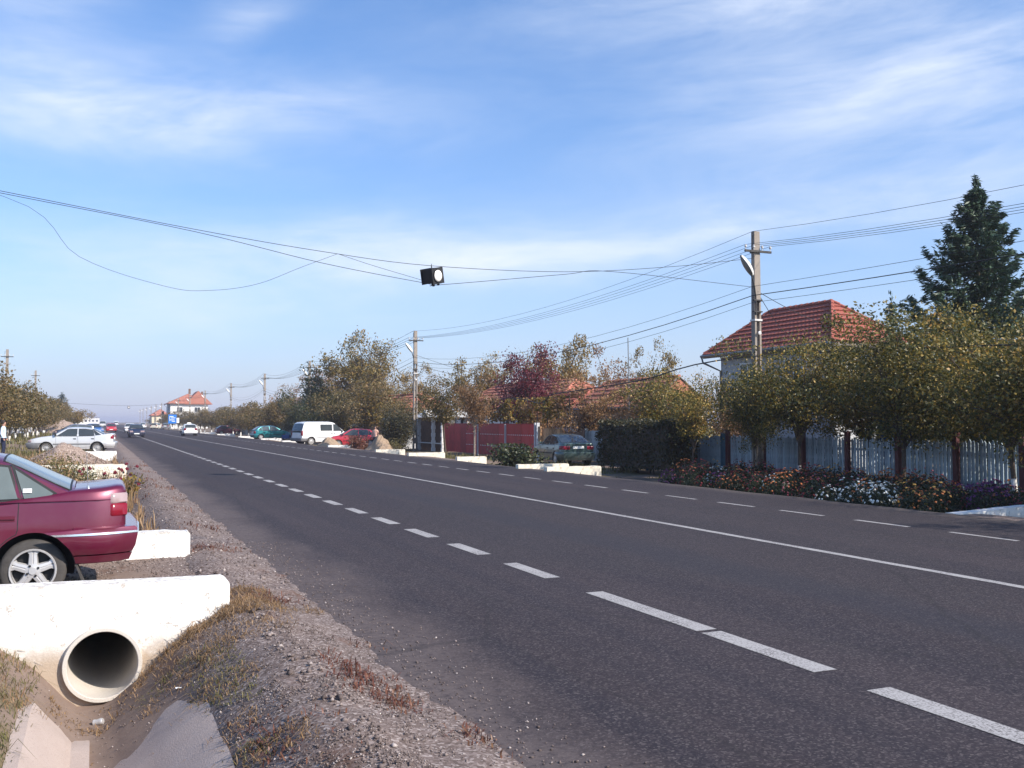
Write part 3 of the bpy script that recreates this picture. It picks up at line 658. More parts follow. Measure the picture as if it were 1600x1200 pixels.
# ------------------------------------------------------------------ houses
def course_strip(A0, A1, B0, B1, n, wave, amp, lift, mat, parent):
    """one row of roof tiles between lower edge A0-A1 and upper edge B0-B1 of a slope"""
    A0, A1, B0, B1 = map(Vector, (A0, A1, B0, B1)); nrm = (A1 - A0).cross(B0 - A0).normalized()
    if nrm.z < 0: nrm = -nrm
    L = (A1 - A0).length; k = max(2, int(L / wave * 4)); m = MB(); lo = []; up = []; un = []
    for i in range(k + 1):
        t = i / k; w = amp * (0.5 + 0.5 * math.cos(2 * math.pi * i / 4)); j = 0.006 * mnoise.noise((i * .7, L, A0.z * 9))
        a = A0.lerp(A1, t); b = B0.lerp(B1, t); lo.append(a + nrm * (lift + w * .45 + j) - (b - a) * 0.12); up.append(b + nrm * (0.006 + w * .3)); un.append(a + nrm * -0.01 - (b - a) * 0.12)
    m.grid([un, lo, up]); return m.build('tile_course', mat, parent)

def house(label, x0, x1, y0, y1, ze, zr, hip0, hip1, wall, tile, over=0.35, base=-0.3, windows=(), courses=8, wave=0.24, chimney=None, cat='house', eave_mat='fascia', gable=None, cl=0.3):
    """ridge runs along y. eaves rectangle x0..x1, y0..y1; hip0/hip1: how far the ridge ends stand in from y0 / y1 (0 = gable)"""
    h = empty('house', ((x0 + x1) / 2, (y0 + y1) / 2, base), 0, label, cat); ox, oy = (x0 + x1) / 2, (y0 + y1) / 2
    def lc(p): return (p[0] - ox, p[1] - oy, p[2] - base)
    w = MB(); w.box(lc(((x0 + x1) / 2, (y0 + y1) / 2, (ze + base) / 2 - 0.06)), (x1 - x0 - 2 * over, y1 - y0 - 2 * over, ze - base - 0.12))
    xm = (x0 + x1) / 2; ra = (xm, y0 + hip0, zr); rb = (xm, y1 - hip1, zr)
    for yy, hp in ((y0 + over, hip0), (y1 - over, hip1)):
        if hp == 0: w.add([lc((x0 + over, yy, ze - .14)), lc((x1 - over, yy, ze - .14)), lc((xm, yy, zr - .25))], [(0, 1, 2)])
    w.build('wall', M[wall], h)
    rf = MB(); c = [lc((x0, y0, ze)), lc((x1, y0, ze)), lc((x1, y1, ze)), lc((x0, y1, ze)), lc(ra), lc(rb)]
    rf.add(c, [(0, 4, 5, 3), (1, 2, 5, 4), (0, 1, 4), (2, 3, 5), (0, 3, 2, 1)]); roof = rf.build('roof', M[tile], h)
    def slope(a0, a1, b0, b1, nc):
        a0, a1, b0, b1 = map(Vector, (a0, a1, b0, b1))
        for i in range(nc):
            t0, t1 = i / nc, (i + 1) / nc
            course_strip(a0.lerp(b0, t0), a1.lerp(b1, t0), a0.lerp(b0, t1), a1.lerp(b1, t1), 0, wave, 0.03 * wave / .24, 0.075, M[tile], roof)
    slope(c[0], c[3], c[4], c[5], courses)
    if hip0 > 0: slope(c[0], c[1], c[4], c[4], courses)
    rc = MB()
    for a, b in [(c[4], c[5])] + ([(c[0], c[4]), (c[1], c[4])] if hip0 else []) + ([(c[3], c[5])] if hip1 else []):
        a, b = Vector(a), Vector(b); n = max(2, int((b - a).length / .33))
        for i in range(n): rc.tube([a.lerp(b, i / n) + Vector((0, 0, .05)), a.lerp(b, (i + 1.05) / n) + Vector((0, 0, .035))], [.095, .08], 7)
    rc.build('ridge_tiles', M[tile], roof)
    if not hip0:
        MB().tube([c[0], c[4], c[1]], .07, 4).build('verge_board', M[eave_mat], roof)
    fb = MB(); fb.box(lc((x0 - .01, (y0 + y1) / 2, ze - .08)), (.04, y1 - y0 + .04, .17)); fb.box(lc(((x0 + x1) / 2, y0 - .012, ze - .08)), (x1 - x0, .04, .165)); fb.build('fascia_board', M[eave_mat], h)
    g = MB(); g.tube([lc((x0 - .09, y0, ze - .04)), lc((x0 - .09, y1 + .1, ze - .06))], .065, 8); g.tube([lc((x0 - .09, y1 + .05, ze - .1)), lc((x0 - .05, y1, ze - .35)), lc((x0 + over - .06, y1 - over - .05, ze - .75)), lc((x0 + over - .06, y1 - over - .05, base + .1))], .05, 8)
    g.build('gutter', M['gutter'], h)
    for (side, p, z, ww, hh) in windows:
        wn = MB(); pn = MB()
        if side == 'x': cx, cy = x0 + over - .03, p; dim = (.08, ww, hh); 
        else: cx, cy = p, y0 + over - .03; dim = (ww, .08, hh)
        q = lc((cx, cy, z)); t = .07
        for d, s in (((0, 1), 1), ((0, -1), 1)): pass
        if side == 'x':
            wn.box((q[0], q[1] - ww / 2, q[2]), (.09, t, hh)); wn.box((q[0], q[1] + ww / 2, q[2]), (.09, t, hh)); wn.box((q[0], q[1], q[2]), (.085, t * .8, hh - t)); wn.box((q[0], q[1], q[2] + hh / 2), (.095, ww + t, t)); wn.box((q[0] - .03, q[1], q[2] - hh / 2), (.16, ww + .16, t))
            pn.box(q, (.04, ww - t, hh - t))
        else:
            wn.box((q[0] - ww / 2, q[1], q[2]), (t, .09, hh)); wn.box((q[0] + ww / 2, q[1], q[2]), (t, .09, hh)); wn.box(q, (t * .8, .085, hh - t)); wn.box((q[0], q[1], q[2] + hh / 2), (ww + t, .095, t)); wn.box((q[0], q[1] - .03, q[2] - hh / 2), (ww + .16, .16, t))
            pn.box(q, (ww - t, .04, hh - t))
        f = wn.build('window', M['white'], h); pn.build('pane', M['winglass'], f)
    if chimney:
        x, y, z = lc(chimney); ch = MB(); ch.box((x, y, z - .6), (.5, .5, 1.6)); ch.box((x, y, z + .24), (.62, .62, .1)); ch.build('chimney', M['wallwhite'], roof)
    return h
house('grey rendered house with red tiled hip roof behind the near pole', 25.7, 29.95, 28.6, 37.0, 4.76, 6.63, 2.35, 2.1, 'wallgrey', 'tile', 0.55, courses=9, wave=.24,
      windows=[('x', 34.4, 3.6, 1.1, 1.3), ('x', 31.4, 3.6, 1.1, 1.3), ('y', 27.8, 3.6, 1.1, 1.3)], cl=.3)
house('low house with orange roof and pale ridge left of the grey house', 25, 29, 41.0, 49.0, 2.45, 3.95, 0.0, 0.6, 'wallcream', 'tile_old', .3, courses=6, wave=.3, windows=[('x', 43.5, 1.4, 1.0, 1.1), ('x', 46.4, 1.4, 1.0, 1.1)])
house('low red roofed lean-to in front of the purple tree house', 25.2, 28.6, 49.8, 56.2, 2.6, 3.5, 0.4, 0.4, 'wallwhite', 'tile', .3, courses=5, wave=.3, windows=[('x', 52.5, 1.4, 1.0, 1.0)])
house('red roofed house behind the purple leaved tree', 27, 33, 55.5, 75.0, 2.75, 4.55, 2.6, 2.6, 'wallwhite', 'tile_old', .35, courses=7, wave=.3, windows=[('x', 60, 1.5, 1.2, 1.3), ('x', 64, 1.5, 1.2, 1.3), ('x', 69, 1.5, 1.2, 1.3)], chimney=(30.6, 70, 4.9))
house('red roofed house behind the second pole and porch', 25, 32, 84.0, 105.0, 2.3, 4.35, 3.2, 3.2, 'wallcream', 'tile_old', .35, courses=7, wave=.35, windows=[('x', 90, 1.4, 1.2, 1.2), ('x', 96, 1.4, 1.2, 1.2)])
def bighouse():
    h = house('large two storey white house with red roofs far down the road', 19.7, 31.7, 300, 317, 7.1, 10.0, 5.2, 5.2, 'wallwhite', 'tile_old', .7, courses=6, wave=1.2, windows=[('x', 304, 5.3, 1.6, 1.5), ('x', 309, 5.3, 1.6, 1.5), ('x', 314, 5.3, 1.6, 1.5), ('y', 23, 5.3, 1.6, 1.5), ('y', 28, 5.3, 1.6, 1.5), ('x', 306, 2.0, 1.6, 1.5), ('x', 312, 2.0, 1.6, 1.5), ('y', 23, 2.0, 1.8, 1.5)])
    b = MB(); b.box((-6.3, -1, 4.0), (1.5, 10, .25)); b.build('balcony_slab', M['teal_dark'], h)
    b = MB()
    for y in np.arange(-5.6, 4, .5): b.box((-7.0, y, 4.6), (.05, .05, 1.0))
    b.box((-7.0, -.8, 5.1), (.07, 9.8, .07)); b.build('balcony_railing', M['iron'], h)
    b = MB(); b.add([(-1.5, -8.6, 7.2), (6.6, -8.6, 7.2), (2.5, -8.6, 11.2), (-1.5, -1, 7.2), (6.6, -1, 7.2), (2.5, 2, 11.2)], [(0, 1, 2), (0, 2, 5, 3), (1, 4, 5, 2), (3, 5, 4)]); g = b.build('gable_roof', M['tile_old'], h)
    b = MB(); b.box((0.5, -2, 11.2), (.6, .6, 1.6)); b.box((4.5, 1.5, 10.6), (.6, .6, 1.4)); b.build('chimney', M['wood_dark'], h)
bighouse()
house('small yellow house beyond the blue sign', 18.5, 25.5, 372, 384, 4.0, 6.2, 2.8, 2.8, 'wallcream', 'tile_old', .4, courses=3, wave=1.5, windows=[('x', 376, 2.2, 1.5, 1.5), ('y', 22, 2.2, 1.5, 1.5)])
house('white cottage with orange roof behind the pink gravel on the left', -14, -7.5, 205, 216, 2.2, 4.2, 2.2, 2.2, 'wallwhite', 'tile_old', .4, base=0, courses=3, wave=1, windows=[('y', -10.7, 1.3, 1.3, 1.0)])
for k, (x, y, w, d, hh, lb) in enumerate([(-9, 420, 8, 10, 3.6, 'far white flat building at the left of the vanishing road'), (4.5, 900, 10, 12, 5.0, 'tiny white building at the road end'), (-1.5, 640, 8, 12, 4.6, 'far pale building left of the road end')]):
    b = empty('far_building', (x - 6, y, 0), 0, lb, 'building')
    MB().box((0, 0, hh / 2), (w, d, hh)).build('wall', M['wallwhite'], b); MB().box((0, 0, hh + .1), (w + .6, d + .6, .3)).build('roof', M['fascia'], b)
    for i in (-1, 0, 1): MB().box((i * w * .3, -d / 2 - .02, hh * .5), (w * .16, .1, hh * .3)).build('window', M['winglass'], b)

# ------------------------------------------------------------------ fences and gates of the right-hand gardens (ground there lies at -0.3)
GZ = -0.3
def picket_fence():
    f = empty('picket_fence', (21, 21, GZ), 0, 'blue grey picket fence with dark red posts behind the flowers', 'fence')
    pk = []
    for k in range(3):
        m = MB(); hh = 1.42 + 0.03 * k; m.add([(-.011, -.042, .08), (.011, -.042, .08), (.011, .042, .08), (-.011, .042, .08), (-.011, -.042, hh), (.011, -.042, hh), (.011, .042, hh), (-.011, .042, hh), (-.011, 0, hh + .06), (.011, 0, hh + .06)],
              [(3, 2, 1, 0), (0, 1, 5, 4), (1, 2, 6, 5), (2, 3, 7, 6), (3, 0, 4, 7), (4, 5, 9, 8), (6, 7, 8, 9), (4, 8, 7), (5, 6, 9)]); pk.append(m.mesh('picket', M['picket']))
    post = MB().box((0, 0, .8), (.13, .13, 1.75)).box((0, 0, 1.69), (.16, .16, .05)).mesh('post', M['post_red'])
    yp = [-8.4 + 2 * i for i in range(9)]
    for i, y in enumerate(yp):
        link('post', post, f, (-.06, y + .1, 0))
        if i == len(yp) - 1: break
        for z in (.42, 1.18): MB().box((.045, y + 1.1, z), (.045, 1.9, .075)).build('rail', M['picket'], f)
        for q in range(15): link('picket', pk[(q * 7 + i) % 3], f, (0.0, y + .1 + .16 + q * .122, rnd.uniform(-.015, .015)), rz=(rnd.uniform(-.01, .01), 0, rnd.uniform(-.04, .04)))
    # the plainer end panels by the hedge
    for q in range(18): link('board', (bm0 if q else board_mesh('board', .22, 1.42, 'picket')), f, (0.01, 7.86 + q * .235, 0)) if False else None
    return f
def board_mesh(name, w, h, mat, t=.024): return MB().box((0, 0, h / 2), (t, w - .012, h)).mesh(name, M[mat])
picket_fence()
def board_fence(label, p0, p1, h, mat, w, postmat, nposts, cat='fence', name='board_fence', z0=.06):
    a, b = Vector((*p0, 0)), Vector((*p1, 0)); L = (b - a).length; rz = math.atan2(b.y - a.y, b.x - a.x) - math.pi / 2; c = (a + b) / 2
    f = empty(name, (c.x, c.y, GZ), rz, label, cat); n = max(1, round(L / w)); w = L / n; bm0 = board_mesh('board', w, h, mat)
    for i in range(n): link('board', bm0, f, (rnd.uniform(-.004, .004), -L / 2 + w * (i + .5), z0 + rnd.uniform(-.02, .01)))
    for z in (.45, h - .25): MB().box((.05, 0, z), (.05, L, .08)).build('rail', M[mat], f)
    pm = MB().box((0, 0, h / 2 + .08), (.13, .13, h + .16)).mesh('post', M[postmat])
    for i in range(nposts): link('post', pm, f, (-.08, -L / 2 + L * i / max(1, nposts - 1), 0))
    return f
board_fence('plain grey blue board fence between the hedge and the pole', (21.02, 29.0), (21.02, 34.2), 1.42, 'picket', .3, 'teal_dark', 3)
board_fence('grey board fence panel just behind the green sedan', (22.6, 35.0), (22.6, 42.6), 1.5, 'greypanel', .24, 'greypanel', 4)
board_fence('dark brown board gate partly behind the green sedan', (22.5, 42.7), (21.9, 43.8), 1.45, 'wood_dark', .16, 'wood_dark', 2, 'gate', 'wooden_gate')
board_fence('tan wooden gate right of the red metal gate', (21.85, 43.85), (21.1, 44.9), 1.6, 'wood', .16, 'wood', 2, 'gate', 'wooden_gate')
def red_gate():
    g = empty('metal_gate', (21, 52.3, GZ), 0, 'long red sheet metal gate and fence with rows of small white dots', 'gate')
    sm_ = MB().box((0, 0, .98), (.03, 1.02, 1.76)).mesh('sheet_panel', M['gate_red'])
    for i in range(14): link('sheet_panel', sm_, g, (rnd.uniform(-.004, .004), -6.8 + i * 1.045, 0))
    for y in (-7.35, -7.1): MB().box((-.04, y, .95), (.16, .12, 2.0)).build('post', M['wallgrey'], g)
    pm = MB().box((-.05, 0, .92), (.09, .09, 1.9)).mesh('post', M['wallgrey'])
    for y in (-3.1, 1.1): link('post', pm, g, (0, y, 0))
    rv = MB().box((-.02, 0, 0), (.03, .055, .05)).mesh('white_dot', M['white'])
    for y0, y1 in ((-7.0, -3.3), (-2.9, .9), (1.3, 3.3)):
        for z in (.62, 1.28):
            for y in np.arange(y0 + .2, y1, .26): link('white_dot', rv, g, (0, float(y), z))
    hm = MB().box((-.06, 0, 0), (.03, .25, .03)).mesh('handle', M['iron']); link('handle', hm, g, (0, -5.1, 1.0))
    MB().box((.01, .05, 1.88), (.06, 14.5, .04)).build('top_rail', M['gate_red'], g)
red_gate()
def porch():
    p = empty('porch', (22.0, 63.0, GZ), 0, 'small porch with white pillars and a dark open front left of the red gate', 'porch')
    post = MB()
    for i in range(9): post.box((0, 0, .12 + i * .25), (.24 - .05 * (i % 2), .24 - .05 * (i % 2), .25))
    pm = post.mesh('pillar', M['wallwhite'])
    for x, y in ((-.9, -2.9), (-.9, -.95), (-.9, 2.2), (.9, -2.9), (.9, 2.2)): link('pillar', pm, p, (x, y, 0))
    MB().add([(-1.25, -3.3, 2.3), (-1.25, 2.6, 2.3), (1.25, 2.6, 2.3), (1.25, -3.3, 2.3), (0, -3.3, 2.95), (0, 2.6, 2.95)], [(0, 1, 5, 4), (2, 3, 4, 5), (0, 4, 3), (1, 2, 5), (0, 3, 2, 1)]).build('roof', M['wallgrey'], p)
    MB().add([(-1.3, -1.0, 2.32), (-1.3, .5, 2.32), (-1.3, -.25, 2.8), (0, -1.0, 2.32), (0, .5, 2.32), (0, -.25, 2.8)], [(0, 2, 1), (0, 3, 5, 2), (1, 2, 5, 4)]).build('gablet', M['wallwhite'], p)
    g = MB()
    for y in np.arange(-2.75, 4.2, .2): g.box((-.5, float(y), 1.1), (.03, .17, 2.3))
    g.build('gate', M['wood_dark'], p)
    r = MB(); r.box((-.9, .6, .55), (.06, 2.85, .07)); r.box((-.9, -1.92, .55), (.06, 1.7, .07)); r.build('railing', M['wallwhite'], p)
porch()
def shed():
    s = empty('shed', (21.8, 70.5, GZ), 0, 'small whitish shed behind the dark evergreen shrub', 'shed')
    MB().box((0, 0, 1.1), (2.4, 3.4, 2.2)).build('wall', M['wallgrey'], s)
    MB().add([(-1.4, -1.9, 2.15), (1.4, -1.9, 2.7), (1.4, 1.9, 2.7), (-1.4, 1.9, 2.15), (-1.4, -1.9, 2.25), (1.4, -1.9, 2.8), (1.4, 1.9, 2.8), (-1.4, 1.9, 2.25)], [(0, 1, 2, 3), (4, 5, 6, 7), (0, 1, 5, 4), (1, 2, 6, 5), (2, 3, 7, 6), (3, 0, 4, 7)]).build('roof', M['wallgrey'], s)
    MB().box((-1.22, .4, .95), (.06, .9, 1.9)).build('door', M['wood_dark'], s)
shed()
board_fence('dark garden fence behind the white van and red hatchback', (21.5, 74), (21.5, 98), 1.5, 'wood_dark', .4, 'wood_dark', 8)
for a, b, lb in ((98.5, 125, 'weathered grey fence behind the teal hatchback'), (126, 175, 'far grey fence under the row of small trees on the right')):
    board_fence(lb, (20.8, a), (20.8, b), 1.3, 'greypanel', .8, 'greypanel', 9)
def white_palings():
    f = empty('paling_fence', (-9.6, 130, 0), 0, 'white garden fence behind the left row of trees', 'fence')
    m = MB().box((0, 0, .65), (.05, .55, 1.15)).mesh('paling', M['white'])
    for i in range(120): 
        if (i * 37) % 10 < 7: link('paling', m, f, (0, -58 + i * 1.0, 0))
    MB().box((.05, 2, .9), (.05, 122, .08)).build('rail', M['greypanel'], f)
white_palings()
def trellis():
    t = empty('trellis', (22.3, 50.5, GZ), 0, 'dark garden trellis carrying a yellow vine above the red gate', 'trellis'); m = MB()
    for y in np.arange(-6.5, 6.6, 1.3): m.tube([(0, float(y), 0), (0, float(y), 3.3)], .025, 5)
    for z in (2.2, 2.75, 3.3): m.tube([(0, -6.6, z), (0, 6.6, z)], .02, 5)
    m.build('frame', M['iron'], t)
    rg = np.random.default_rng(4); n = 3400; y = rg.uniform(-6.4, 6.6, n); z = 1.9 + 1.45 * rg.beta(1.6, 1.2, n); keep = np.array([mnoise.noise((a * .9, b * 1.4, 1)) for a, b in zip(y, z)]) > -0.12
    P = np.stack([rg.normal(0, .16, n), y, z], 1)[keep]; V, F = leaf_quads(P, .17, rg, .2, .8); link('vine', np_mesh('vine', V, F, LEAF['yellow']), t)
trellis()
def bluebox():
    b = empty('blue_shed', (23.6, 23.3, GZ), 0, 'blue painted hut half hidden by leaves behind the picket fence', 'hut')
    MB().box((0, 0, 1.0), (1.0, .8, 2.0)).build('wall', M['blue'], b); MB().box((-.05, 0, 2.06), (1.3, 1.1, .08), rot=(0, -.1, 0)).build('roof', M['teal_dark'], b)
bluebox()

# ------------------------------------------------------------------ poles, lamps, wires
def pole_meshes():
    m = MB(); H = 8.3
    # two tapered flanges, a set-back web with slots, solid top
    def col(x0, x1, y0, y1, z0, z1, tp):
        k = lambda v, z: v * (1 - tp * z / H)
        m.add([(k(a, z), k(b, z), z) for z in (z0, z1) for a, b in ((x0, y0), (x1, y0), (x1, y1), (x0, y1))], [(3, 2, 1, 0), (4, 5, 6, 7), (0, 1, 5, 4), (1, 2, 6, 5), (2, 3, 7, 6), (3, 0, 4, 7)])
    col(-.155, -.075, -.12, .12, -.3, 6.0, .30); col(.075, .155, -.12, .12, -.3, 6.0, .30)
    for i in range(8): col(-.076, .076, -.03, .03, -.3 + i * .8, -.3 + i * .8 + .42, .30)
    col(-.155, .155, -.12, .12, 5.98, H, .30)
    body = m.mesh('post', M['pole'])
    a = MB(); a.box((0, -.13, 7.62), (1.06, .06, .07)); a.tube([(-.19, -.1, 8.15), (-.19, -.1, 7.4)], .012, 5); a.box((0, 0, 7.62), (.30, .24, .05)); arm = a.mesh('crossarm', M['iron'])
    ins = MB(); ins.lathe([(0.012, -.06), (.012, .03), (.035, .035), (.045, .06), (.03, .085), (.036, .10), (.02, .13), (0, .135)], 10, 'z'); ins = ins.mesh('insulator', M['porcelain'], True)
    br = MB(); br.tube([(-.14, -.17, 5.5), (-.14, -.17, 6.1), (-.20, -.18, 6.45), (-.34, -.20, 6.85)], .026, 7); br.box((-.05, -.14, 6.0), (.34, .10, .04)); br.box((-.05, -.14, 5.62), (.34, .10, .04)); bracket = br.mesh('lamp_arm', M['iron'])
    # cobra head: shell above, bowl below, along a slanted axis
    sh = MB(); P = []
    for i in range(9):
        t = i / 8; w = (.035 + .125 * math.sin(math.pi * min(1, t * 1.08)) ** .7); P.append([(t * .62, w * math.cos(q), .10 * math.sin(q) * math.sin(math.pi * (.12 + .83 * t)) ** .6) for q in np.linspace(0, math.pi, 9)])
    sh.grid(P); shell = sh.mesh('lamp_shell', M['lamphead'], True)
    bo = MB(); P = []
    for i in range(9):
        t = i / 8; w = (.035 + .12 * math.sin(math.pi * min(1, t * 1.08)) ** .7); P.append([(t * .62, w * math.cos(q), -.07 * math.sin(q) * math.sin(math.pi * (.12 + .83 * t)) ** .6) for q in np.linspace(0, math.pi, 9)])
    bo.grid(P); bowl = bo.mesh('lamp_bowl', M['lensgrey'], True)
    fx = MB(); fx.box((0, 0, 5.35), (.30, .26, .06)); fx.lathe([(0, -.2), (.06, -.19), (.06, -.15), (0, -.14)], 12, 'y', (0, 0, 4.92)); fix = fx.mesh('cable_clamp', M['porcelain'])
    return body, arm, ins, bracket, shell, bowl, fix
PM = pole_meshes()
INS = [-.50, -.17, .17, .50]
def pole(x, y, z, label, lamp=True, group=None, s=1.0, cat='street lamp'):
    e = empty('lamp_pole' if lamp else 'utility_pole', (x, y, z), 0, label, cat if lamp else 'utility pole', group); e.scale = (s,) * 3
    link('post', PM[0], e); link('crossarm', PM[1], e); link('cable_clamp', PM[6], e)
    for i in INS: link('insulator', PM[2], e, (i, -.13, 7.70))
    if lamp:
        link('lamp_arm', PM[3], e); h = link('lamp_shell', PM[4], e, (-.30, -.20, 6.80), rz=(R(-25), R(-50), R(188)), scale=1.28); b = link('lamp_bowl', PM[5], e, (-.30, -.20, 6.80), rz=(R(-25), R(-50), R(188)), scale=1.28)
    return e
PY = [25.8, 63.6, 99.4, 128, 162, 202, 236, 270, 305, 340, 372, 405, 440, 475, 507]
PL = ['tall concrete lamp pole in front of the grey house', 'concrete lamp pole beside the white porch and evergreen shrub', 'lamp pole rising behind the white van', 'lamp pole above the trees left of the big round tree', 'thin lamp pole with crossarm above the low tree row']
for i, y in enumerate(PY):
    pole(20 + (0.3 if i else 0), y, GZ, PL[i] if i < 5 else 'small far concrete lamp pole in the receding line on the right', True, None if i < 5 else 'far lamp poles down the right side')
pole(20, -11, GZ, 'concrete lamp pole standing beside the road behind the viewer', True)
pole(-8, 106, 0, 'concrete pole above the left tree row at the frame edge', False, None, 1.06)
pole(-8, 155, 0, 'smaller concrete pole above the left tree row', False, None, 1.1)
pole(-8.5, 25.8, 0, 'concrete pole left of the road holding the span wire', False, None, 1.04)

def wire(pts, label, group, r=.011, name='overhead_wire', n=14, sag=None):
    pts = [Vector(p) for p in pts]
    if sag is not None:
        a, b = pts; pts = [a.lerp(b, i / n) - Vector((0, 0, sag * 4 * (i / n) * (1 - i / n))) for i in range(n + 1)]
    else:                                                                         # Catmull-Rom through the given points
        q = [pts[0] * 2 - pts[1]] + pts + [pts[-1] * 2 - pts[-2]]; o = []
        for i in range(1, len(q) - 2):
            for k in range(6):
                t = k / 6; o.append(.5 * ((2 * q[i]) + (q[i + 1] - q[i - 1]) * t + (2 * q[i - 1] - 5 * q[i] + 4 * q[i + 1] - q[i + 2]) * t * t + (3 * q[i] - q[i - 1] - 3 * q[i + 1] + q[i + 2]) * t ** 3))
        pts = o + [q[-2]]
    c = pts[0]; m = MB(); m.tube([p - c for p in pts], r, 5, cap=False)
    return setp(m.build(name, M['wire'], None, True, loc=c), label, 'wire', group)
allp = [-11] + PY[:9]; X = lambda i: 20 if i < 2 else 20.3
SPANS = ['from the nearest lamp pole out of frame to the right', 'between the nearest and the second lamp pole', 'between the second and third lamp poles', 'between the third and fourth lamp poles', 'farther along the right line of poles']
for i in range(len(allp) - 1):
    a, b = allp[i], allp[i + 1]; s = min(i, 4); r = .0065 if i < 2 else .011
    for k, dx in enumerate(INS): wire([(X(i) + dx, a - .13, 7.52), (X(i + 1) + dx, b - .13, 7.52)], ('roadside outer', 'roadside inner', 'garden side inner', 'garden side outer')[k] + ' crossarm wire ' + SPANS[s], 'crossarm wires ' + SPANS[s] if s == 4 else None, r, sag=.62 if i else 1.0)
    wire([(X(i) - .19, a - .1, 7.98), (X(i + 1) - .19, b - .1, 7.98)], 'topmost wire ' + SPANS[s], 'top wires ' + SPANS[s] if s == 4 else None, r, sag=.75 if i else .95)
    if i < 5:
        for k, (z, sg, rr_) in enumerate(((6.15, .9, .007), (5.85, .95, .014), (5.62, 1.0, .007))):
            wire([(X(i) - .22, a - .1, z), (X(i + 1) - .22, b - .1, z)], ('upper thin', 'thicker middle', 'lower thin')[k] + ' telephone cable ' + SPANS[s], 'telephone cables ' + SPANS[s] if s == 4 else None, rr_, sag=sg if i else .3)
# heavy black cable with a kink, looping through the trees
wire([(19.8, -11, 3.6), (19.8, 6, 3.2), (19.8, 25.7, 3.85), (19.9, 33, 3.35), (20.0, 38.5, 3.12), (20.1, 41.5, 3.0), (20.15, 42.3, 2.75), (20.15, 43.2, 2.62), (20.2, 45, 2.85), (20.2, 47.5, 2.95), (20.2, 50, 2.75), (20.2, 51.5, 2.75), (20.25, 57, 2.7), (20.3, 63.5, 3.0)], 'heavy black drooping cable with a kink passing the treetops', None, .024)
# service drops to the houses
for p, q, sg, lb in (((20, 25.7, 6.0), (27.4, 30.6, 5.6), .1, 'service wire from the near pole to the grey house ridge'), ((20, 25.7, 5.95), (26.4, 31.6, 4.95), .15, 'lower service wire from the near pole to the grey house roof'), ((20.3, 63.4, 6.3), (28.4, 62.0, 4.1), .15, 'service wire from the second pole to the purple tree house'), ((20.3, 63.4, 5.6), (28.0, 58.5, 3.9), .2, 'lower service wire from the second pole towards the roofs')):
    wire([p, q], lb, None, .011, sag=sg)
Y0 = 25.8
wire([(-8.4, Y0, 8.05), (-2.1, Y0, 7.22), (2.27, Y0, 6.66), (5.55, Y0, 6.32), (8.6, Y0, 6.13), (12.9, Y0, 6.22), (16.7, Y0, 6.62), (19.85, Y0, 7.1)], 'upper span wire across the road above the hanging signal lamp', None, .008, 'span_wire')
wire([(-8.4, Y0, 8.0), (-2.1, Y0, 7.17), (2.27, Y0, 6.6), (5.6, Y0, 6.0), (8.55, Y0, 5.62), (8.95, Y0, 5.60), (12.9, Y0, 6.14), (14.5, Y0, 6.33), (19.85, Y0, 6.15)], 'lower span wire across the road under the hanging signal lamp', None, .008, 'span_wire')
wire([(-8.4, Y0, 7.9), (-2.1, Y0 - .02, 7.1), (-.42, Y0 - .02, 5.76), (1.63, Y0 - .02, 5.13), (2.72, Y0 - .02, 5.10), (3.87, Y0 - .02, 5.33), (5.0, Y0 - .02, 5.84), (6.0, Y0 - .01, 6.28)], 'slack loop of thin cable hanging under the span wire', None, .005, 'span_wire')
wire([(6.05, Y0 - .01, 6.27), (7.0, Y0 - .02, 6.02), (8.5, Y0 - .02, 5.68)], 'short thin cable from the upper span wire down to the signal lamp', None, .006, 'span_wire')

def signal_lamp(loc, rz, label, s=1.0, tilt=True):
    e = empty('hanging_signal_lamp', loc, 0, label, 'signal lamp'); e.rotation_euler = (R(3), R(-14) if tilt else 0, rz); e.scale = (s,) * 3
    b = MB(); b.box((0, .03, 0), (.38, .40, .40)); b.box((0, .24, .0), (.44, .03, .44)); b.box((0, .03, .205), (.30, .30, .03)); b.build('housing', M['black'], e)
    f = MB(); f.box((0, -.19, 0), (.46, .035, .46)); f.build('face_plate', M['black'], e)
    l = MB(); l.lathe([(0, -.245), (.08, -.243), (.14, -.232), (.165, -.212), (.17, -.20)], 28, 'y'); l.build('lens', M['lens'], e, True, 60)
    r = MB(); r.lathe([(.165, -.205), (.17, -.235), (.19, -.235), (.192, -.205)], 28, 'y'); r.build('lens_ring', M['iron'], e, True, 40)
    for x, y in ((-.10, -.08), (0.04, .08), (.12, -.06)): k = MB(); k.lathe([(0, -.29), (.035, -.285), (.04, -.25), (.03, -.20), (0, -.19)], 10, 'z', (x, y, 0)); k.build('cable_gland', M['black'], e, True)
    hk = MB(); hk.tube([(0, 0, .2), (0, 0, .30), (.02, 0, .34)], .014, 6); hk.build('hook', M['iron'], e)
signal_lamp((8.74, 25.8, 5.84), R(27), 'black boxed signal lamp with round white lens hanging over the road')
signal_lamp((8.9, 300, 5.9), R(0), 'tiny dark signal lamp hanging far down the road', 1.4, False)
wire([(-8, 300, 7.0), (2, 300, 6.5), (8.9, 300, 6.35), (15, 300, 6.6), (20, 300, 7.1)], 'far span wire carrying the tiny signal lamp', None, .03, 'span_wire')
am = empty('antenna_mast', (23.2, 39.6, GZ), 0, 'thin grey aerial mast left of the grey house', 'mast'); MB().tube([(0, 0, 0), (0.05, 0, 3), (.0, 0, 6.0)], .022, 6).build('mast', M['gutter'], am)
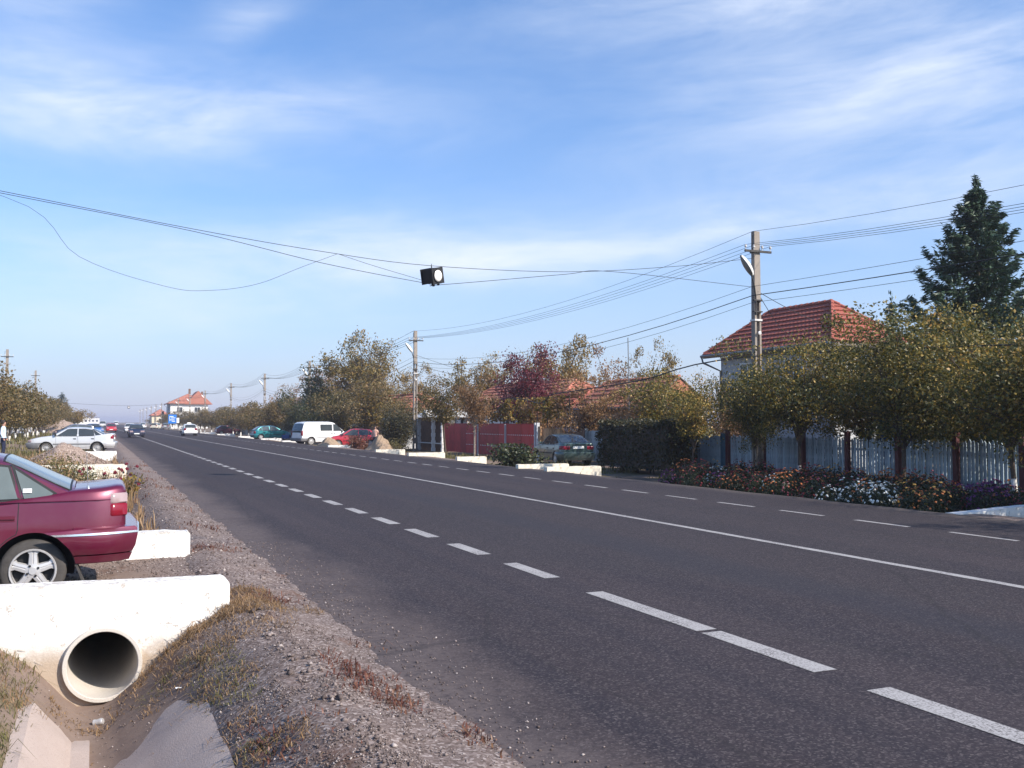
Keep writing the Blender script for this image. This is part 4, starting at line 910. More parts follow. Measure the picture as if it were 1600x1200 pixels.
def sign(x, y, w, h, zc, mat, label, extra=True):
    s = empty('road_sign', (x, y, GZ * .5), 0, label, 'road sign'); z0 = zc - GZ * .5
    for dx in ((-.3 * w, .3 * w) if w > 1 else (0,)): MB().tube([(dx, .05, 0), (dx, .05, z0 + h / 2)], .05, 6).build('post', M['gutter'], s)
    MB().box((0, 0, z0), (w, .05, h)).build('panel', M[mat], s)
    if extra:
        k = MB()
        for (px, pz, a, b) in ((-.12, .28, .5, .07), (.1, .12, .55, .07), (-.05, -.1, .6, .07), (.12, -.26, .4, .07), (-.34, .02, .05, .5)): k.box((px * w, -.035, z0 + pz * h), (a * w, .02, b * h))
        k.build('lettering', M['white'], s)
sign(15.5, 222, 1.7, 1.95, 2.3, 'signblue', 'blue direction sign at the right road edge beyond the taxi')
sign(16.6, 222, .6, 1.1, 2.0, 'white', 'small white road sign right of the blue sign', False)
# ------------------------------------------------------------------ cars (local x forward, y left, origin on the ground between the wheels)
def smooth_profile(pts, win=0.10):
    xs = np.array([p[0] for p in pts]); zs = np.array([p[1] for p in pts]); g = np.arange(xs[0] - .5, xs[-1] + .5, .01); v = np.interp(g, xs, zs)
    k = max(1, int(win / .01)); k += 1 - k % 2; v2 = np.convolve(np.pad(v, k // 2, mode='edge'), np.ones(k) / k, 'valid'); v2 = np.convolve(np.pad(v2, k // 2, mode='edge'), np.ones(k) / k, 'valid')
    return lambda x: float(np.interp(x, g, v2))

class Car:
    def __init__(s, sp):
        s.sp = sp; s.W = sp['W']; s.xr, s.xf = sp['xr'], sp['xf']; s.wr = sp['wr']; s.ra = sp.get('ra', s.wr + .07); s.sill = sp.get('sill', .22)
        s.ax = sp['ax']; s.top = smooth_profile(sp['top'], sp.get('tw', .12)); g = sp['gh']; s.g = g
        s.roof = smooth_profile([(g['xd'], g['zd']), (g['xc'], g['zc'])] + g.get('mid', []) + [(g['xb'], g['zb']), (g['xa'], g['za'])], .16)
        s.gz = sp.get('gz', ([.15, .3, .5, .7, .9, 1.1], [.93, .975, 1.0, .995, .965, .92])); s.tum = sp.get('tumble', .30); s.endt = sp.get('endt', .15); s.endl = sp.get('endl', .42)
    def w(s, x):
        q = 0
        if x > s.xf - s.endl: q = (x - s.xf + s.endl) / s.endl
        if x < s.xr + s.endl: q = (s.xr + s.endl - x) / s.endl
        return s.W / 2 * (1 - s.endt * max(0, q) ** 2.6)
    def ys(s, x, z): return s.w(x) * float(np.interp(z, *s.gz))
    def zs(s, x): return s.top(x) - s.sp.get('sh', .05)
    def zb(s, x):
        z = s.sill + s.sp.get('rise', .0) * (abs(x) > abs(s.ax[0]) + .3)
        for a in s.ax:
            d = abs(x - a)
            if d <= s.ra + 1e-6: z = max(z, s.wr + math.sqrt(max(0, s.ra ** 2 - d * d)))
        return z
    def belt(s, x):
        g = s.g; return g['zd'] + (g['za'] - g['zd']) * (x - g['xd']) / (g['xa'] - g['xd']) - .03
    def gy(s, x, z):
        b = s.belt(x); y0 = s.ys(x, b) - .025; return y0 - max(0, z - b) * s.tum
    def side(s, x, z, off=0.0):
        return (x, s.ys(x, z) + off, z)
    def gside(s, x, z, off=0.0): return (x, s.gy(x, z) + off, z + off * s.tum)
    def rooft(s, x, y, off=0.0):
        zr = s.roof(x); ye = max(.05, s.gy(x, zr - .05)); t = min(1, abs(y) / ye); d = (s.roof(x + .02) - s.roof(x - .02)) / .04; n = math.hypot(1, d)
        return (x - off * d / n, y, zr + .015 * (1 - t * t) - .05 * t ** 5 + off / n)

def patch(pts_fn, poly, off, mat, name, parent, sides=(1, -1), inset=0.0, rows=1):
    out = []
    for sd in sides:
        m = MB(); vs = [pts_fn(x, z, off) for x, z in poly]; vs = [(a, b * sd, c) for a, b, c in vs]
        back = [pts_fn(x, z, off - .02) for x, z in poly]; back = [(a, b * sd, c) for a, b, c in back]; k = len(vs)
        m.add(vs + back, [tuple(range(k))] + [(i, (i + 1) % k, (i + 1) % k + k, i + k) for i in range(k)]); out.append(m.build(name, mat, parent))
    return out
def pane(fn, poly, off, mat, name, parent):
    """a curved pane: columns along x, four rows in z, following the body's surface (poly is convex)"""
    xs = [p[0] for p in poly]; cols = sorted(set([round(x, 4) for x in xs] + [round(float(x), 4) for x in np.linspace(min(xs), max(xs), 14)]))
    def span(x):
        zz = []
        for (x0, z0), (x1, z1) in zip(poly, poly[1:] + poly[:1]):
            if min(x0, x1) - 1e-6 <= x <= max(x0, x1) + 1e-6: zz += [z0, z1] if abs(x1 - x0) < 1e-6 else [z0 + (z1 - z0) * (x - x0) / (x1 - x0)]
        return min(zz), max(zz)
    for sd in (1, -1):
        G = []
        for x in cols:
            a, b = span(min(max(x, min(xs)), max(xs))); G.append([fn(x, a + (b - a) * t, off) for t in (0, .33, .66, 1)])
        G = [[(x, y * sd, z) for x, y, z in r] for r in G]; m = MB(); m.grid(G)
        E_ = G[0] + [r[-1] for r in G[1:]] + G[-1][-2::-1] + [r[0] for r in G[-2:0:-1]]; k = len(E_); m.add(E_ + [(x, y - sd * .02, z) for x, y, z in E_], [(i, (i + 1) % k, (i + 1) % k + k, i + k) for i in range(k)]); m.build(name, mat, parent, True, 30)
def densify(poly, step=.08):
    o = []
    for (a, b), (c, d) in zip(poly, poly[1:] + poly[:1]):
        n = max(1, int(math.hypot(c - a, d - b) / step))
        for i in range(n): o.append((a + (c - a) * i / n, b + (d - b) * i / n))
    return o
def grow(poly, d):
    c = (sum(p[0] for p in poly) / len(poly), sum(p[1] for p in poly) / len(poly)); n = len(poly); o = []
    area = sum(poly[i][0] * poly[(i + 1) % n][1] - poly[(i + 1) % n][0] * poly[i][1] for i in range(n)); sg = 1 if area > 0 else -1
    for i in range(n):
        p0, p1, p2 = Vector(poly[i - 1]), Vector(poly[i]), Vector(poly[(i + 1) % n]); e1 = (p1 - p0).normalized(); e2 = (p2 - p1).normalized()
        n1 = Vector((e1.y, -e1.x)) * sg; n2 = Vector((e2.y, -e2.x)) * sg; b = (n1 + n2); b = b / max(.35, b.length_squared) * 2 if b.length > 1e-6 else n1
        q = p1 + b * d; o.append((q.x, q.y))
    return o

def wheel_meshes(r, wd, style, hubmat):
    t = MB(); t.lathe([(r * .62, -wd / 2 + .01), (r * .70, -wd / 2), (r * .90, -wd / 2 + .004), (r * .975, -wd / 2 + .02), (r, -wd / 2 + .05), (r, wd / 2 - .05), (r * .975, wd / 2 - .02), (r * .9, wd / 2 - .004), (r * .7, wd / 2), (r * .62, wd / 2 - .01)], 40, 'y'); tyre = t.mesh('tyre', M['rubber'], True, 50)
    m = MB(); mats = [M[hubmat], M['black']]; f = -wd / 2
    m.lathe([(r * .705, f - .002), (r * .69, f - .012), (r * .645, f - .010), (r * .625, f + .02), (r * .60, f + .10)], 40, 'y')
    m.lathe([(0, f + .075), (r * .62, f + .075)], 30, 'y', mi=1)
    if style == 'alloy5':
        for k in range(5):
            a = 2 * math.pi * k / 5 + .31
            for (w0, w1, y0) in ((.050, .062, -.004),):
                ca, sa = math.cos(a), math.sin(a); P = []
                for rr, w, y in ((.04, w0 * 1.5, f - .006), (.10, w0 * 1.35, f - .004), (.15, w0 * 1.25, f + .002), (r * .64, w1 * 1.75, f + .004)):
                    P.append([(ca * rr - sa * q, yy, sa * rr + ca * q) for q, yy in ((-w * .62, y + .05), (-w * .5, y + .006), (-w * .12, y + .002), (0, y + .010), (w * .12, y + .002), (w * .5, y + .006), (w * .62, y + .05))])
                m.grid(P)
        m.lathe([(0, f - .014), (.034, f - .014), (.038, f - .006), (.066, f - .002), (.072, f + .03)], 20, 'y')
        for k in range(4):
            a = 2 * math.pi * k / 4 + .5; m.lathe([(0, f - .014), (.011, f - .014), (.012, f + .01)], 8, 'y', (.052 * math.cos(a), 0, .052 * math.sin(a)), 1)
    elif style == 'cap':
        m.lathe([(0, f - .018), (r * .16, f - .018), (r * .22, f - .006), (r * .44, f - .012), (r * .63, f - .002), (r * .64, f + .05)], 32, 'y')
        for k in range(10):
            a = 2 * math.pi * k / 10; m.box((r * .5 * math.cos(a), f - .0085, r * .5 * math.sin(a)), (r * .14, .008, r * .075), rot=(0, -a, 0), mi=1)
    else:
        m.lathe([(0, f + .01), (r * .2, f + .008), (r * .24, f + .03), (r * .40, f + .02), (r * .50, f + .035), (r * .63, f + .01)], 32, 'y')
        for k in range(8):
            a = 2 * math.pi * k / 8; m.box((r * .47 * math.cos(a), f + .026, r * .47 * math.sin(a)), (r * .10, .012, r * .09), rot=(0, -a, 0), mi=1)
        m.lathe([(0, f - .01), (.035, f - .01), (.045, f + .012)], 14, 'y', mi=0)
    rim = m.mesh('rim', mats, True, 40); return tyre, rim

def make_car(label, cat, sp, paint, loc, theta, group=None, detail=True, name='parked_car', lower=None):
    c = Car(sp); e = empty(name, loc, theta, label, cat, group); body_m = M[paint]; gl = M[sp.get('glass', 'glass')]
    # --- body shell
    xs = list(np.linspace(c.xr, c.xf, 96)); 
    for a in c.ax: xs += [a - c.ra - .001, a - c.ra + .001, a + c.ra - .001, a + c.ra + .001] + [a + c.ra * math.sin(t) for t in np.linspace(-1.5, 1.5, 15)]
    xs += [c.xr + .01, c.xr + .03, c.xf - .01, c.xf - .03]; xs = sorted(set(round(float(x), 4) for x in xs)); P = []
    for x in xs:
        zb, zs, zt = c.zb(x), c.zs(x), c.top(x); row = []
        endr = 0.0
        dx = min(x - c.xr, c.xf - x)
        if dx < .04: endr = .05 * (1 - math.sqrt(max(0, 1 - (1 - dx / .04) ** 2)))
        for t in (0, .08, .2, .34, .48, .62, .76, .88, 1.0):
            z = zb + (zs - zb) * t; row.append((x, c.ys(x, z) - endr, z - (endr * .3 if t == 1 else 0)))
        y1 = c.ys(x, zs) - endr
        row += [(x, y1 - .022, zs + (zt - zs) * .5 - endr * .5), (x, y1 - .06, zs + (zt - zs) * .78 - endr * .5), (x, y1 * .62, zt - .004 - endr * .5), (x, 0, zt + .008 - endr * .5)]
        P.append(row)
    m = MB(); m.grid(P); m.grid([[(a, -b, z) for a, b, z in r] for r in P], flip=True)
    for r, fl in ((P[0], 1), (P[-1], 0)):
        k = len(r); m.add([q for q in r] + [(a, -b, z) for a, b, z in r[::-1]], [tuple(range(2 * k))])
    body = m.build('body', body_m, e, True, 32)
    # --- wheel wells, floor
    b = MB(); b.box(((c.xr + c.xf) / 2, 0, c.sill + .22), (c.xf - c.xr - .3, c.W * .55, .14)); b.box(((c.ax[0] + c.ax[1]) / 2, 0, c.sill + .06), (c.ax[1] - c.ax[0] - 2 * c.ra, c.W * .9, .12))
    for a in c.ax:
        for sd in (1, -1):
            G = []
            for t in np.linspace(-.25, math.pi + .25, 18): G.append([(a + c.ra * math.cos(t), sd * (c.w(a) * .985), c.wr + c.ra * math.sin(t)), (a + c.ra * math.cos(t), sd * (c.w(a) - .34), c.wr + c.ra * math.sin(t))])
            b.grid(G); b.add([g[1] for g in G], [tuple(range(len(G)))])
    b.build('underbody', M['black'], e, False)
    # --- greenhouse
    g = c.g; gx = sorted(set(list(np.linspace(g['xd'], g['xa'], 60)) + [g['xc'], g['xb']])); P = []
    for x in gx:
        bz = c.belt(x); zr = c.roof(x); row = [(x, c.ys(x, bz) - .03, bz - .06)]
        top = max(bz + .002, zr - .05)
        for t in (0, .25, .5, .75, 1.0): z = bz + (top - bz) * t; row.append((x, c.gy(x, z), z))
        ye = c.gy(x, top)
        for f in (.97, .92, .82, .6, .3, 0): q = c.rooft(x, ye * f); row.append((x, ye * f, max(q[2], bz)))
        P.append(row)
    m = MB(); m.grid(P); m.grid([[(a, -b_, z) for a, b_, z in r] for r in P], flip=True); m.build('cabin', body_m, e, True, 30)
    # --- glass
    def across(x0, x1, k0, k1, off, name_, mat, n=9, rows=5):
        q = MB(); G = []
        for i in range(rows):
            x = x0 + (x1 - x0) * i / (rows - 1); k = k0 + (k1 - k0) * i / (rows - 1); ye = c.gy(x, c.roof(x) - .05); G.append([c.rooft(x, ye * k * (2 * j / (n - 1) - 1), off) for j in range(n)])
        q.grid(G); low = [[(p[0], p[1], p[2] - .015) for p in r] for r in G]
        edge = lambda G_: G_[0] + [r[-1] for r in G_[1:]] + G_[-1][-2::-1] + [r[0] for r in G_[-2:0:-1]]
        A, B = edge(G), edge(low); kk = len(A); q.add(A + B, [(i, (i + 1) % kk, (i + 1) % kk + kk, i + kk) for i in range(kk)]); return q.build(name_, mat, e, True, 30)
    dw = g['xa'] - g['xb']; dr = g['xc'] - g['xd']
    across(g['xb'] + dw * .06, g['xa'] - dw * .10, .90, .94, .007, 'windscreen', gl); across(g['xb'] + dw * .0, g['xa'] - dw * .04, .94, .975, .004, 'windscreen_seal', M['black'])
    across(g['xd'] + dr * .07, g['xc'] - dr * .03, .91, .89, .007, 'rear_window', gl); across(g['xd'] + dr * .04, g['xc'] + dr * .0, .94, .92, .004, 'rear_window_seal', M['black'])
    for poly in sp['win']:
        pane(c.gside, grow(poly, .022), .003, M['black'], 'window_seal', e); pane(c.gside, poly, .008, gl, 'side_window', e)
    # --- seams, handles, trim
    if detail:
        for poly in sp.get('doors', []):
            dpi = []
            for x, z in densify(grow(poly, -.007), .06):
                for a_ in c.ax:                                                   # the seam ends at the wheel arch
                    d_ = math.hypot(x - a_, z - c.wr)
                    if d_ < c.ra + .02: x, z = a_ + (x - a_) * (c.ra + .02) / d_, c.wr + (z - c.wr) * (c.ra + .02) / d_
                dpi.append((x, z))
            for sd in (1, -1):
                q = MB(); A = [c.side(x, z, .002) for x, z in dpi]; B = []
                for x, z in dpi:
                    pass
                ga = grow(dpi, .008); B = [c.side(x, z, .002) for x, z in ga]; n = len(A)
                q.add([(a, y * sd, z) for a, y, z in A + B], [(i, (i + 1) % n, (i + 1) % n + n, i + n) for i in range(n)]); q.build('door_seam', M['black'], e)
        for x, z in sp.get('handles', []):
            for sd in (1, -1):
                y = c.ys(x, z); q = MB(); q.box((x, sd * (y + .012), z), (.15, .024, .030)); q.box((x - .01, sd * (y + .002), z - .026), (.13, .012, .03)); q.build('door_handle', [M[sp.get('handlemat', 'black')]], e)
        for x0, x1, z, h_, mt in sp.get('sidetrim', []):
            for sd in (1, -1):
                G = []
                for x in np.linspace(x0, x1, 14): G.append([(x, sd * (c.ys(x, z) + o), z + dz) for o, dz in ((0, -h_ / 2), (.013, -h_ * .4), (.016, 0), (.013, h_ * .4), (0, h_ / 2))])
                q = MB(); q.grid(G); q.build('side_trim', M[mt], e, True, 50)
        for sd in (1, -1):
            x, z = g['xa'] - dw * .30, c.belt(g['xa'] - dw * .3) + .07; y = c.gy(x, z); q = MB(); q.box((x, sd * (y + .10), z + .01), (.09, .16, .11), taper=.85); q.build('mirror', M[sp.get('mirrormat', 'black')], e)
    # --- bumpers, wrapped round the ends
    def wrap(end, x_in, prof, n=9, half=1.0):
        """prof: list of (outward offset, z); path from side x_in round the corner to the centre line and back"""
        xe = c.xr if end < 0 else c.xf; path = []
        for x in np.linspace(x_in, xe, n): path.append((float(x), c.w(x), None))
        G = []
        ai = c.ax[0] if end < 0 else c.ax[1]
        for x, y, _ in path:
            t = abs(x - x_in) / abs(xe - x_in)
            def xx(z):                                                            # the front edge follows the wheel arch
                dz = z - c.wr; r_ = c.ra + .012
                if abs(dz) >= r_: return x
                xa_ = ai + end * math.sqrt(r_ * r_ - dz * dz); return xa_ + (xe - xa_) * t
            G.append([(xx(z) + end * o * t ** 2, y * float(np.interp(z, *c.gz)) + o * (1 - .55 * t ** 3), z) for o, z in prof])
        ye = c.w(xe)
        for f in (.93, .8, .5, 0): G.append([(xe + end * o * (1 + .25 * (1 - f)), (ye + o * .3) * f * float(np.interp(z, *c.gz)), z) for o, z in prof])
        full = G + [[(a, -b_, z) for a, b_, z in r] for r in G[-2::-1]]; return full
    for end, key in ((-1, 'rb'), (1, 'fb')):
        B = sp[key]; z0, z1, o = B['z0'], B['z1'], B['o']; q = MB()
        q.grid(wrap(end, B['x'], [(-.03, z0 - .02), (o * .55, z0), (o * .82, z0 + (z1 - z0) * .25), (o, z0 + (z1 - z0) * .7), (o * .96, z1 - .02), (o * .75, z1), (-.06, z1 + .012)])); bm_ = q.build('bumper', M[B.get('mat', paint)], e, True, 40)
        if 'strip' in B:
            zz = B['strip']; q = MB(); q.grid(wrap(end, B['x'], [(o * .9, zz - .011), (o + .008, zz - .009), (o + .008, zz + .009), (o * .9, zz + .011)])); q.build('trim_strip', M[B.get('smat', 'chrome')], bm_, True, 40)
        if 'skirt' in B:
            q = MB(); q.grid(wrap(end, B['x'], [(-.05, B['skirt'] - .01), (o * .30, B['skirt']), (o * .55, z0 - .012), (-.02, z0 - .01)])); q.build('lower_skirt', M[B.get('mat', paint)], bm_, True, 40)
    # --- lamps, plate
    def corner(end, x_in, z0, z1, yin, off, mat, nm):
        xe = c.xr if end < 0 else c.xf; zz = [z0, z0 + .012, z1 - .012, z1]; oo = [0, off, off, 0]
        for sd in (1, -1):
            G = []
            for x in np.linspace(x_in, xe, 6): t = abs(x - x_in) / abs(xe - x_in); G.append([(x + end * o * t ** 2, sd * (c.ys(x, z) + o), z) for o, z in zip(oo, zz)])
            for f in np.linspace(.95, yin, 5): G.append([(xe + end * o, sd * c.ys(xe, z) * f, z) for o, z in zip(oo, zz)])
            k = len(G); q = MB(); q.grid([[(a - end * .03, b_ * .97, z) for a, b_, z in G[0]]] + G + [[(a - end * .03, b_, z) for a, b_, z in G[-1]]]); q.build(nm, M[mat], e, True, 50)
    for (z0, z1, mt) in sp['tail']: corner(-1, c.xr + sp.get('taillen', .12), z0, z1, sp.get('tailin', .6), .012, mt, 'tail_lamp')
    for (z0, z1, mt) in sp['head']: corner(1, c.xf - .16, z0, z1, .55, .012, mt, 'headlamp')
    q = MB(); q.box((c.xr - sp['plate'][1], 0, sp['plate'][0]), (.016, .52, .115)); q.build('number_plate', M['plate'], e)
    q = MB(); q.box((c.xf + sp['fb']['o'] + .035, 0, .42), (.016, .52, .115)); q.build('number_plate', M['plate'], e)
    q = MB(); q.box((c.xf + .004, 0, c.top(c.xf) - .14), (.03, c.W * .42, .10)); q.build('grille', M['black'], e)
    # --- wheels
    key = (c.wr, sp['wheel']); 
    if key not in WHEELS: WHEELS[key] = wheel_meshes(c.wr, .19, sp['wheel'], sp.get('hub', 'steelwheel'))
    ty, rim = WHEELS[key]
    for a in c.ax:
        for sd in (1, -1):
            wz = 0 if sd < 0 else math.pi; o = link('wheel', ty, e, (a, sd * (c.w(a) * .985 - .105), c.wr), rz=(0, rnd.uniform(-.6, .6) if a > 0 or sd < 0 else 0.0, 0)) if False else None
            we = link('wheel', ty, e, (a, sd * (c.w(a) * .985 - .105), c.wr), rz=(0, 0, wz)); link('rim', rim, we)
    if sp.get('flap'):
        for sd in (1, -1):
            x = c.ax[0] - c.ra + .0; y = c.w(x) - .10; q = MB(); q.add([(x + .02, sd * (y - .10), .40), (x + .02, sd * (y + .10), .40), (x - .07, sd * (y + .10), .14), (x - .07, sd * (y - .10), .14), (x + .0, sd * (y - .10), .40), (x + .0, sd * (y + .10), .40), (x - .09, sd * (y + .10), .14), (x - .09, sd * (y - .10), .14)], [(0, 1, 2, 3), (4, 5, 6, 7), (0, 1, 5, 4), (2, 3, 7, 6), (0, 3, 7, 4), (1, 2, 6, 5)]); q.build('mud_flap', M['rubber'], e)
    if sp.get('aerial'):
        x, y = sp['aerial']; q = MB(); q.tube([(x, y, c.top(x) - .02), (x + .02, y, c.top(x) + .33)], .003, 5); q.lathe([(0, .02), (.012, .015), (.014, -.01)], 8, 'z', (x, y, c.top(x))); q.build('aerial', M['chrome'], e)
    return e, c
WHEELS = {}
for nm, col, met, dust in (('paint_maroon', (0.125, 0.006, 0.030), .35, .16), ('paint_silver', (0.62, 0.62, 0.62), .3, .3), ('paint_greygreen', (0.045, 0.085, 0.085), .5, .35), ('paint_white', (0.78, 0.78, 0.77), 0, .25), ('paint_red', (0.50, 0.02, 0.035), .1, .2),
                           ('paint_teal', (0.0, 0.17, 0.19), .3, .2), ('paint_navy', (0.012, 0.018, 0.05), .3, .3), ('paint_blue', (0.03, 0.12, 0.33), .3, .3), ('paint_grey', (0.28, 0.28, 0.28), .4, .3), ('paint_cream', (0.62, 0.56, 0.44), 0, .3)):
    M[nm] = mat_paint(nm, col, met, .36, dust)
M['bumper_grey'] = mat_plain('grey_plastic', (0.16, 0.16, 0.165), .6, var=.2)

SEDAN = dict(W=1.66, xr=-2.06, xf=2.14, wr=.289, ra=.355, ax=(-1.26, 1.26), sill=.23, rise=.10, wheel='alloy5', hub='alloy', flap=True, aerial=(-1.72, .62), glass='glass_grey',
    top=[(-2.06, 1.045), (-2.02, 1.072), (-1.85, 1.05), (-1.55, 1.03), (-1.0, .95), (.75, .92), (.98, .95), (1.6, .88), (2.05, .76), (2.14, .68)], tw=.06,
    gh=dict(xd=-1.60, zd=1.025, xc=-.98, zc=1.345, mid=[(-.3, 1.40), (.0, 1.40)], xb=.30, zb=1.36, xa=1.02, za=.955), tumble=.34,
    win=[[(-1.09, 1.225), (-1.42, .995), (-1.40, .975), (-1.175, .955)], [(-1.03, 1.245), (-1.12, .955), (-.34, .94), (-.34, 1.30), (-.62, 1.30)], [(-.24, 1.30), (-.24, .94), (.72, .945), (.58, 1.03), (.24, 1.27), (.1, 1.30)]],
    doors=[[(-1.135, .93), (-1.125, .48), (-1.0, .38), (-.90, .34), (-.33, .30), (-.29, .92)], [(-.27, .92), (-.27, .30), (.78, .30), (.80, .92)]], handles=[(-1.03, .79), (-.14, .79)], handlemat='paint_maroon', mirrormat='paint_maroon',
    sidetrim=[(-.92, .92, .56, .03, 'paint_maroon'), (-2.03, .8, .925, .010, 'paint_maroon')],
    rb=dict(x=-1.60, z0=.42, z1=.665, o=.11, strip=.615, skirt=.34), fb=dict(x=1.62, z0=.34, z1=.60, o=.10, strip=.52, skirt=.25),
    tail=[(.765, .885, 'lampred'), (.888, .985, 'lampclear')], taillen=.13, tailin=.5, head=[(.60, .72, 'lampclear')], plate=(.80, .012))
make_car('dark red sedan parked across the driveway at the left frame edge', 'car', SEDAN, 'paint_maroon', (-1.77, 10.83, .025), R(180))
red_car = bpy.data.objects['parked_car']; stq = MB(); stq.box((-1.20, 0.0, 0.0), (.075, .004, .04)); so_ = stq.build('window_sticker', M['white'], red_car); so_.location = (0, .764, 1.03); so_.rotation_euler = (R(17), 0, 0)
def variant(base, **k): d = dict(base); d.update(k); return d
SILVER = variant(SEDAN, wheel='steel', hub='steelwheel', flap=False, aerial=None, glass='glass', handlemat='black', mirrormat='black', sidetrim=[(-.92, .92, .50, .07, 'bumper_grey')],
    rb=dict(x=-1.60, z0=.36, z1=.60, o=.11, mat='paint_silver', skirt=.29), fb=dict(x=1.62, z0=.30, z1=.58, o=.10, mat='bumper_grey', skirt=.24), tail=[(.77, .98, 'lampred')])
make_car('silver sedan with steel wheels parked behind the gravel pile on the left', 'car', SILVER, 'paint_silver', (-1.05, 57.7, .0), R(174))
GREEN = variant(SEDAN, W=1.72, wheel='cap', hub='steelwheel', flap=False, aerial=None, glass='glass', handlemat='black', mirrormat='paint_greygreen', sidetrim=[(-.92, .92, .56, .05, 'black')], wr=.30,
    top=[(-2.06, 1.02), (-2.0, 1.05), (-1.6, 1.05), (-1.0, .97), (.75, .93), (.98, .95), (1.6, .88), (2.05, .74), (2.14, .66)],
    gh=dict(xd=-1.82, zd=1.04, xc=-.78, zc=1.385, mid=[(-.3, 1.43), (.0, 1.43)], xb=.30, zb=1.38, xa=1.08, za=.95),
    win=[[(-1.04, 1.26), (-1.46, 1.06), (-1.44, 1.02), (-1.12, .985)], [(-.98, 1.28), (-1.06, .975), (-.34, .96), (-.34, 1.33), (-.62, 1.33)], [(-.24, 1.33), (-.24, .96), (.74, .955), (.58, 1.05), (.24, 1.29), (.1, 1.33)]],
    rb=dict(x=-1.62, z0=.34, z1=.62, o=.10, skirt=.26), fb=dict(x=1.62, z0=.30, z1=.58, o=.10, skirt=.24), tail=[(.74, .90, 'lampred')], taillen=.26, tailin=.62, plate=(.84, .012), endt=.2)
make_car('dark green grey sedan parked before the hedge, rear towards the road', 'car', GREEN, 'paint_greygreen', (20.35, 40.8, -.30), R(90 - 7))
HATCH = variant(SEDAN, W=1.62, xr=-1.78, xf=1.92, ax=(-1.16, 1.24), wr=.285, ra=.345, wheel='cap', hub='steelwheel', flap=False, aerial=None, glass='glass', handlemat='black', mirrormat='black', sidetrim=[(-.78, .86, .52, .05, 'black')], rise=.05,
    top=[(-1.78, .92), (-1.6, .93), (-1.0, .94), (.75, .92), (1.0, .95), (1.55, .86), (1.86, .72), (1.92, .62)],
    gh=dict(xd=-1.76, zd=.95, xc=-1.18, zc=1.36, mid=[(-.3, 1.43), (0, 1.43)], xb=.36, zb=1.37, xa=1.12, za=.95),
    win=[[(-1.06, 1.27), (-1.36, 1.02), (-1.34, .98), (-1.06, .97)], [(-.99, 1.30), (-.99, .96), (-.32, .945), (-.32, 1.33), (-.7, 1.33)], [(-.22, 1.33), (-.22, .945), (.80, .95), (.62, 1.06), (.3, 1.28), (.14, 1.33)]],
    doors=[[(-.97, .93), (-.97, .55), (-.80, .34), (-.3, .30), (-.27, .92)], [(-.25, .92), (-.25, .30), (.80, .30), (.84, .92)]], handles=[(-.86, .80), (-.12, .80)],
    rb=dict(x=-1.45, z0=.32, z1=.60, o=.07, skirt=.25), fb=dict(x=1.5, z0=.28, z1=.56, o=.08, skirt=.22), tail=[(.66, .90, 'lampred')], taillen=.10, tailin=.72, plate=(.74, .012), head=[(.58, .72, 'lampclear')])
make_car('teal hatchback parked at the right verge far from the red one', 'car', HATCH, 'paint_teal', (16.2, 98.5, -.12), R(7))
make_car('bright red hatchback parked between the white van and the tan soil heaps', 'car', variant(HATCH), 'paint_red', (18.1, 71.8, -.25), R(168))
VAN = variant(HATCH, W=1.90, xr=-2.32, xf=2.36, ax=(-1.50, 1.46), wr=.33, ra=.40, sill=.30, wheel='cap', tumble=.13, endt=.06, endl=.30, sidetrim=[(-1.0, 1.0, .62, .06, 'bumper_grey')], mirrormat='black',
    gz=([.2, .4, .7, 1.0, 1.2], [.95, .99, 1.0, .99, .975]),
    top=[(-2.32, 1.04), (-1, 1.05), (1.2, 1.06), (1.45, 1.10), (2.1, .95), (2.3, .80), (2.36, .70)],
    gh=dict(xd=-2.31, zd=1.08, xc=-2.10, zc=1.86, mid=[(-1.5, 1.93), (.2, 1.93)], xb=.62, zb=1.88, xa=1.62, za=1.10),
    win=[[(-.62, 1.68), (-.62, 1.20), (.42, 1.20), (.42, 1.68)], [(.56, 1.70), (.56, 1.18), (1.36, 1.18), (1.30, 1.24), (.80, 1.70)]],
    doors=[[(-.72, 1.06), (-.72, .40), (.46, .40), (.46, 1.06)], [(.50, 1.06), (.50, .40), (1.02, .40), (1.2, .72), (1.46, .80), (1.46, 1.06)]], handles=[(.36, .95), (.62, .95)],
    rb=dict(x=-1.95, z0=.36, z1=.60, o=.09, mat='bumper_grey'), fb=dict(x=1.92, z0=.32, z1=.62, o=.08, mat='bumper_grey'), tail=[(.80, 1.20, 'lampred')], taillen=.07, tailin=.84, plate=(.72, .012), head=[(.74, .90, 'lampclear')])
make_car('white panel van parked on the right verge behind the red hatchback', 'van', VAN, 'paint_white', (17.2, 79.0, -.22), R(17), name='parked_van')
WAGON = variant(HATCH, W=1.66, xr=-2.0, ax=(-1.2, 1.26), wheel='steel',
    gh=dict(xd=-1.99, zd=.95, xc=-1.62, zc=1.38, mid=[(-.3, 1.44), (0, 1.44)], xb=.36, zb=1.37, xa=1.12, za=.95), top=[(-2.0, .92), (-1.6, .93), (-1.0, .94), (.75, .92), (1.0, .95), (1.55, .86), (1.86, .72), (1.92, .62)],
    win=[[(-1.06, 1.31), (-1.06, .97), (-1.62, .98), (-1.52, 1.29)], [(-.99, 1.32), (-.99, .96), (-.32, .945), (-.32, 1.34)], [(-.22, 1.34), (-.22, .945), (.80, .95), (.62, 1.06), (.3, 1.28), (.14, 1.34)]],
    rb=dict(x=-1.6, z0=.32, z1=.60, o=.08), tail=[(.66, .92, 'lampred')])
tx, _ = make_car('white taxi wagon with roof sign driving away in the right lane', 'car', WAGON, 'paint_white', (10.6, 124, 0), R(90), name='taxi', detail=True)
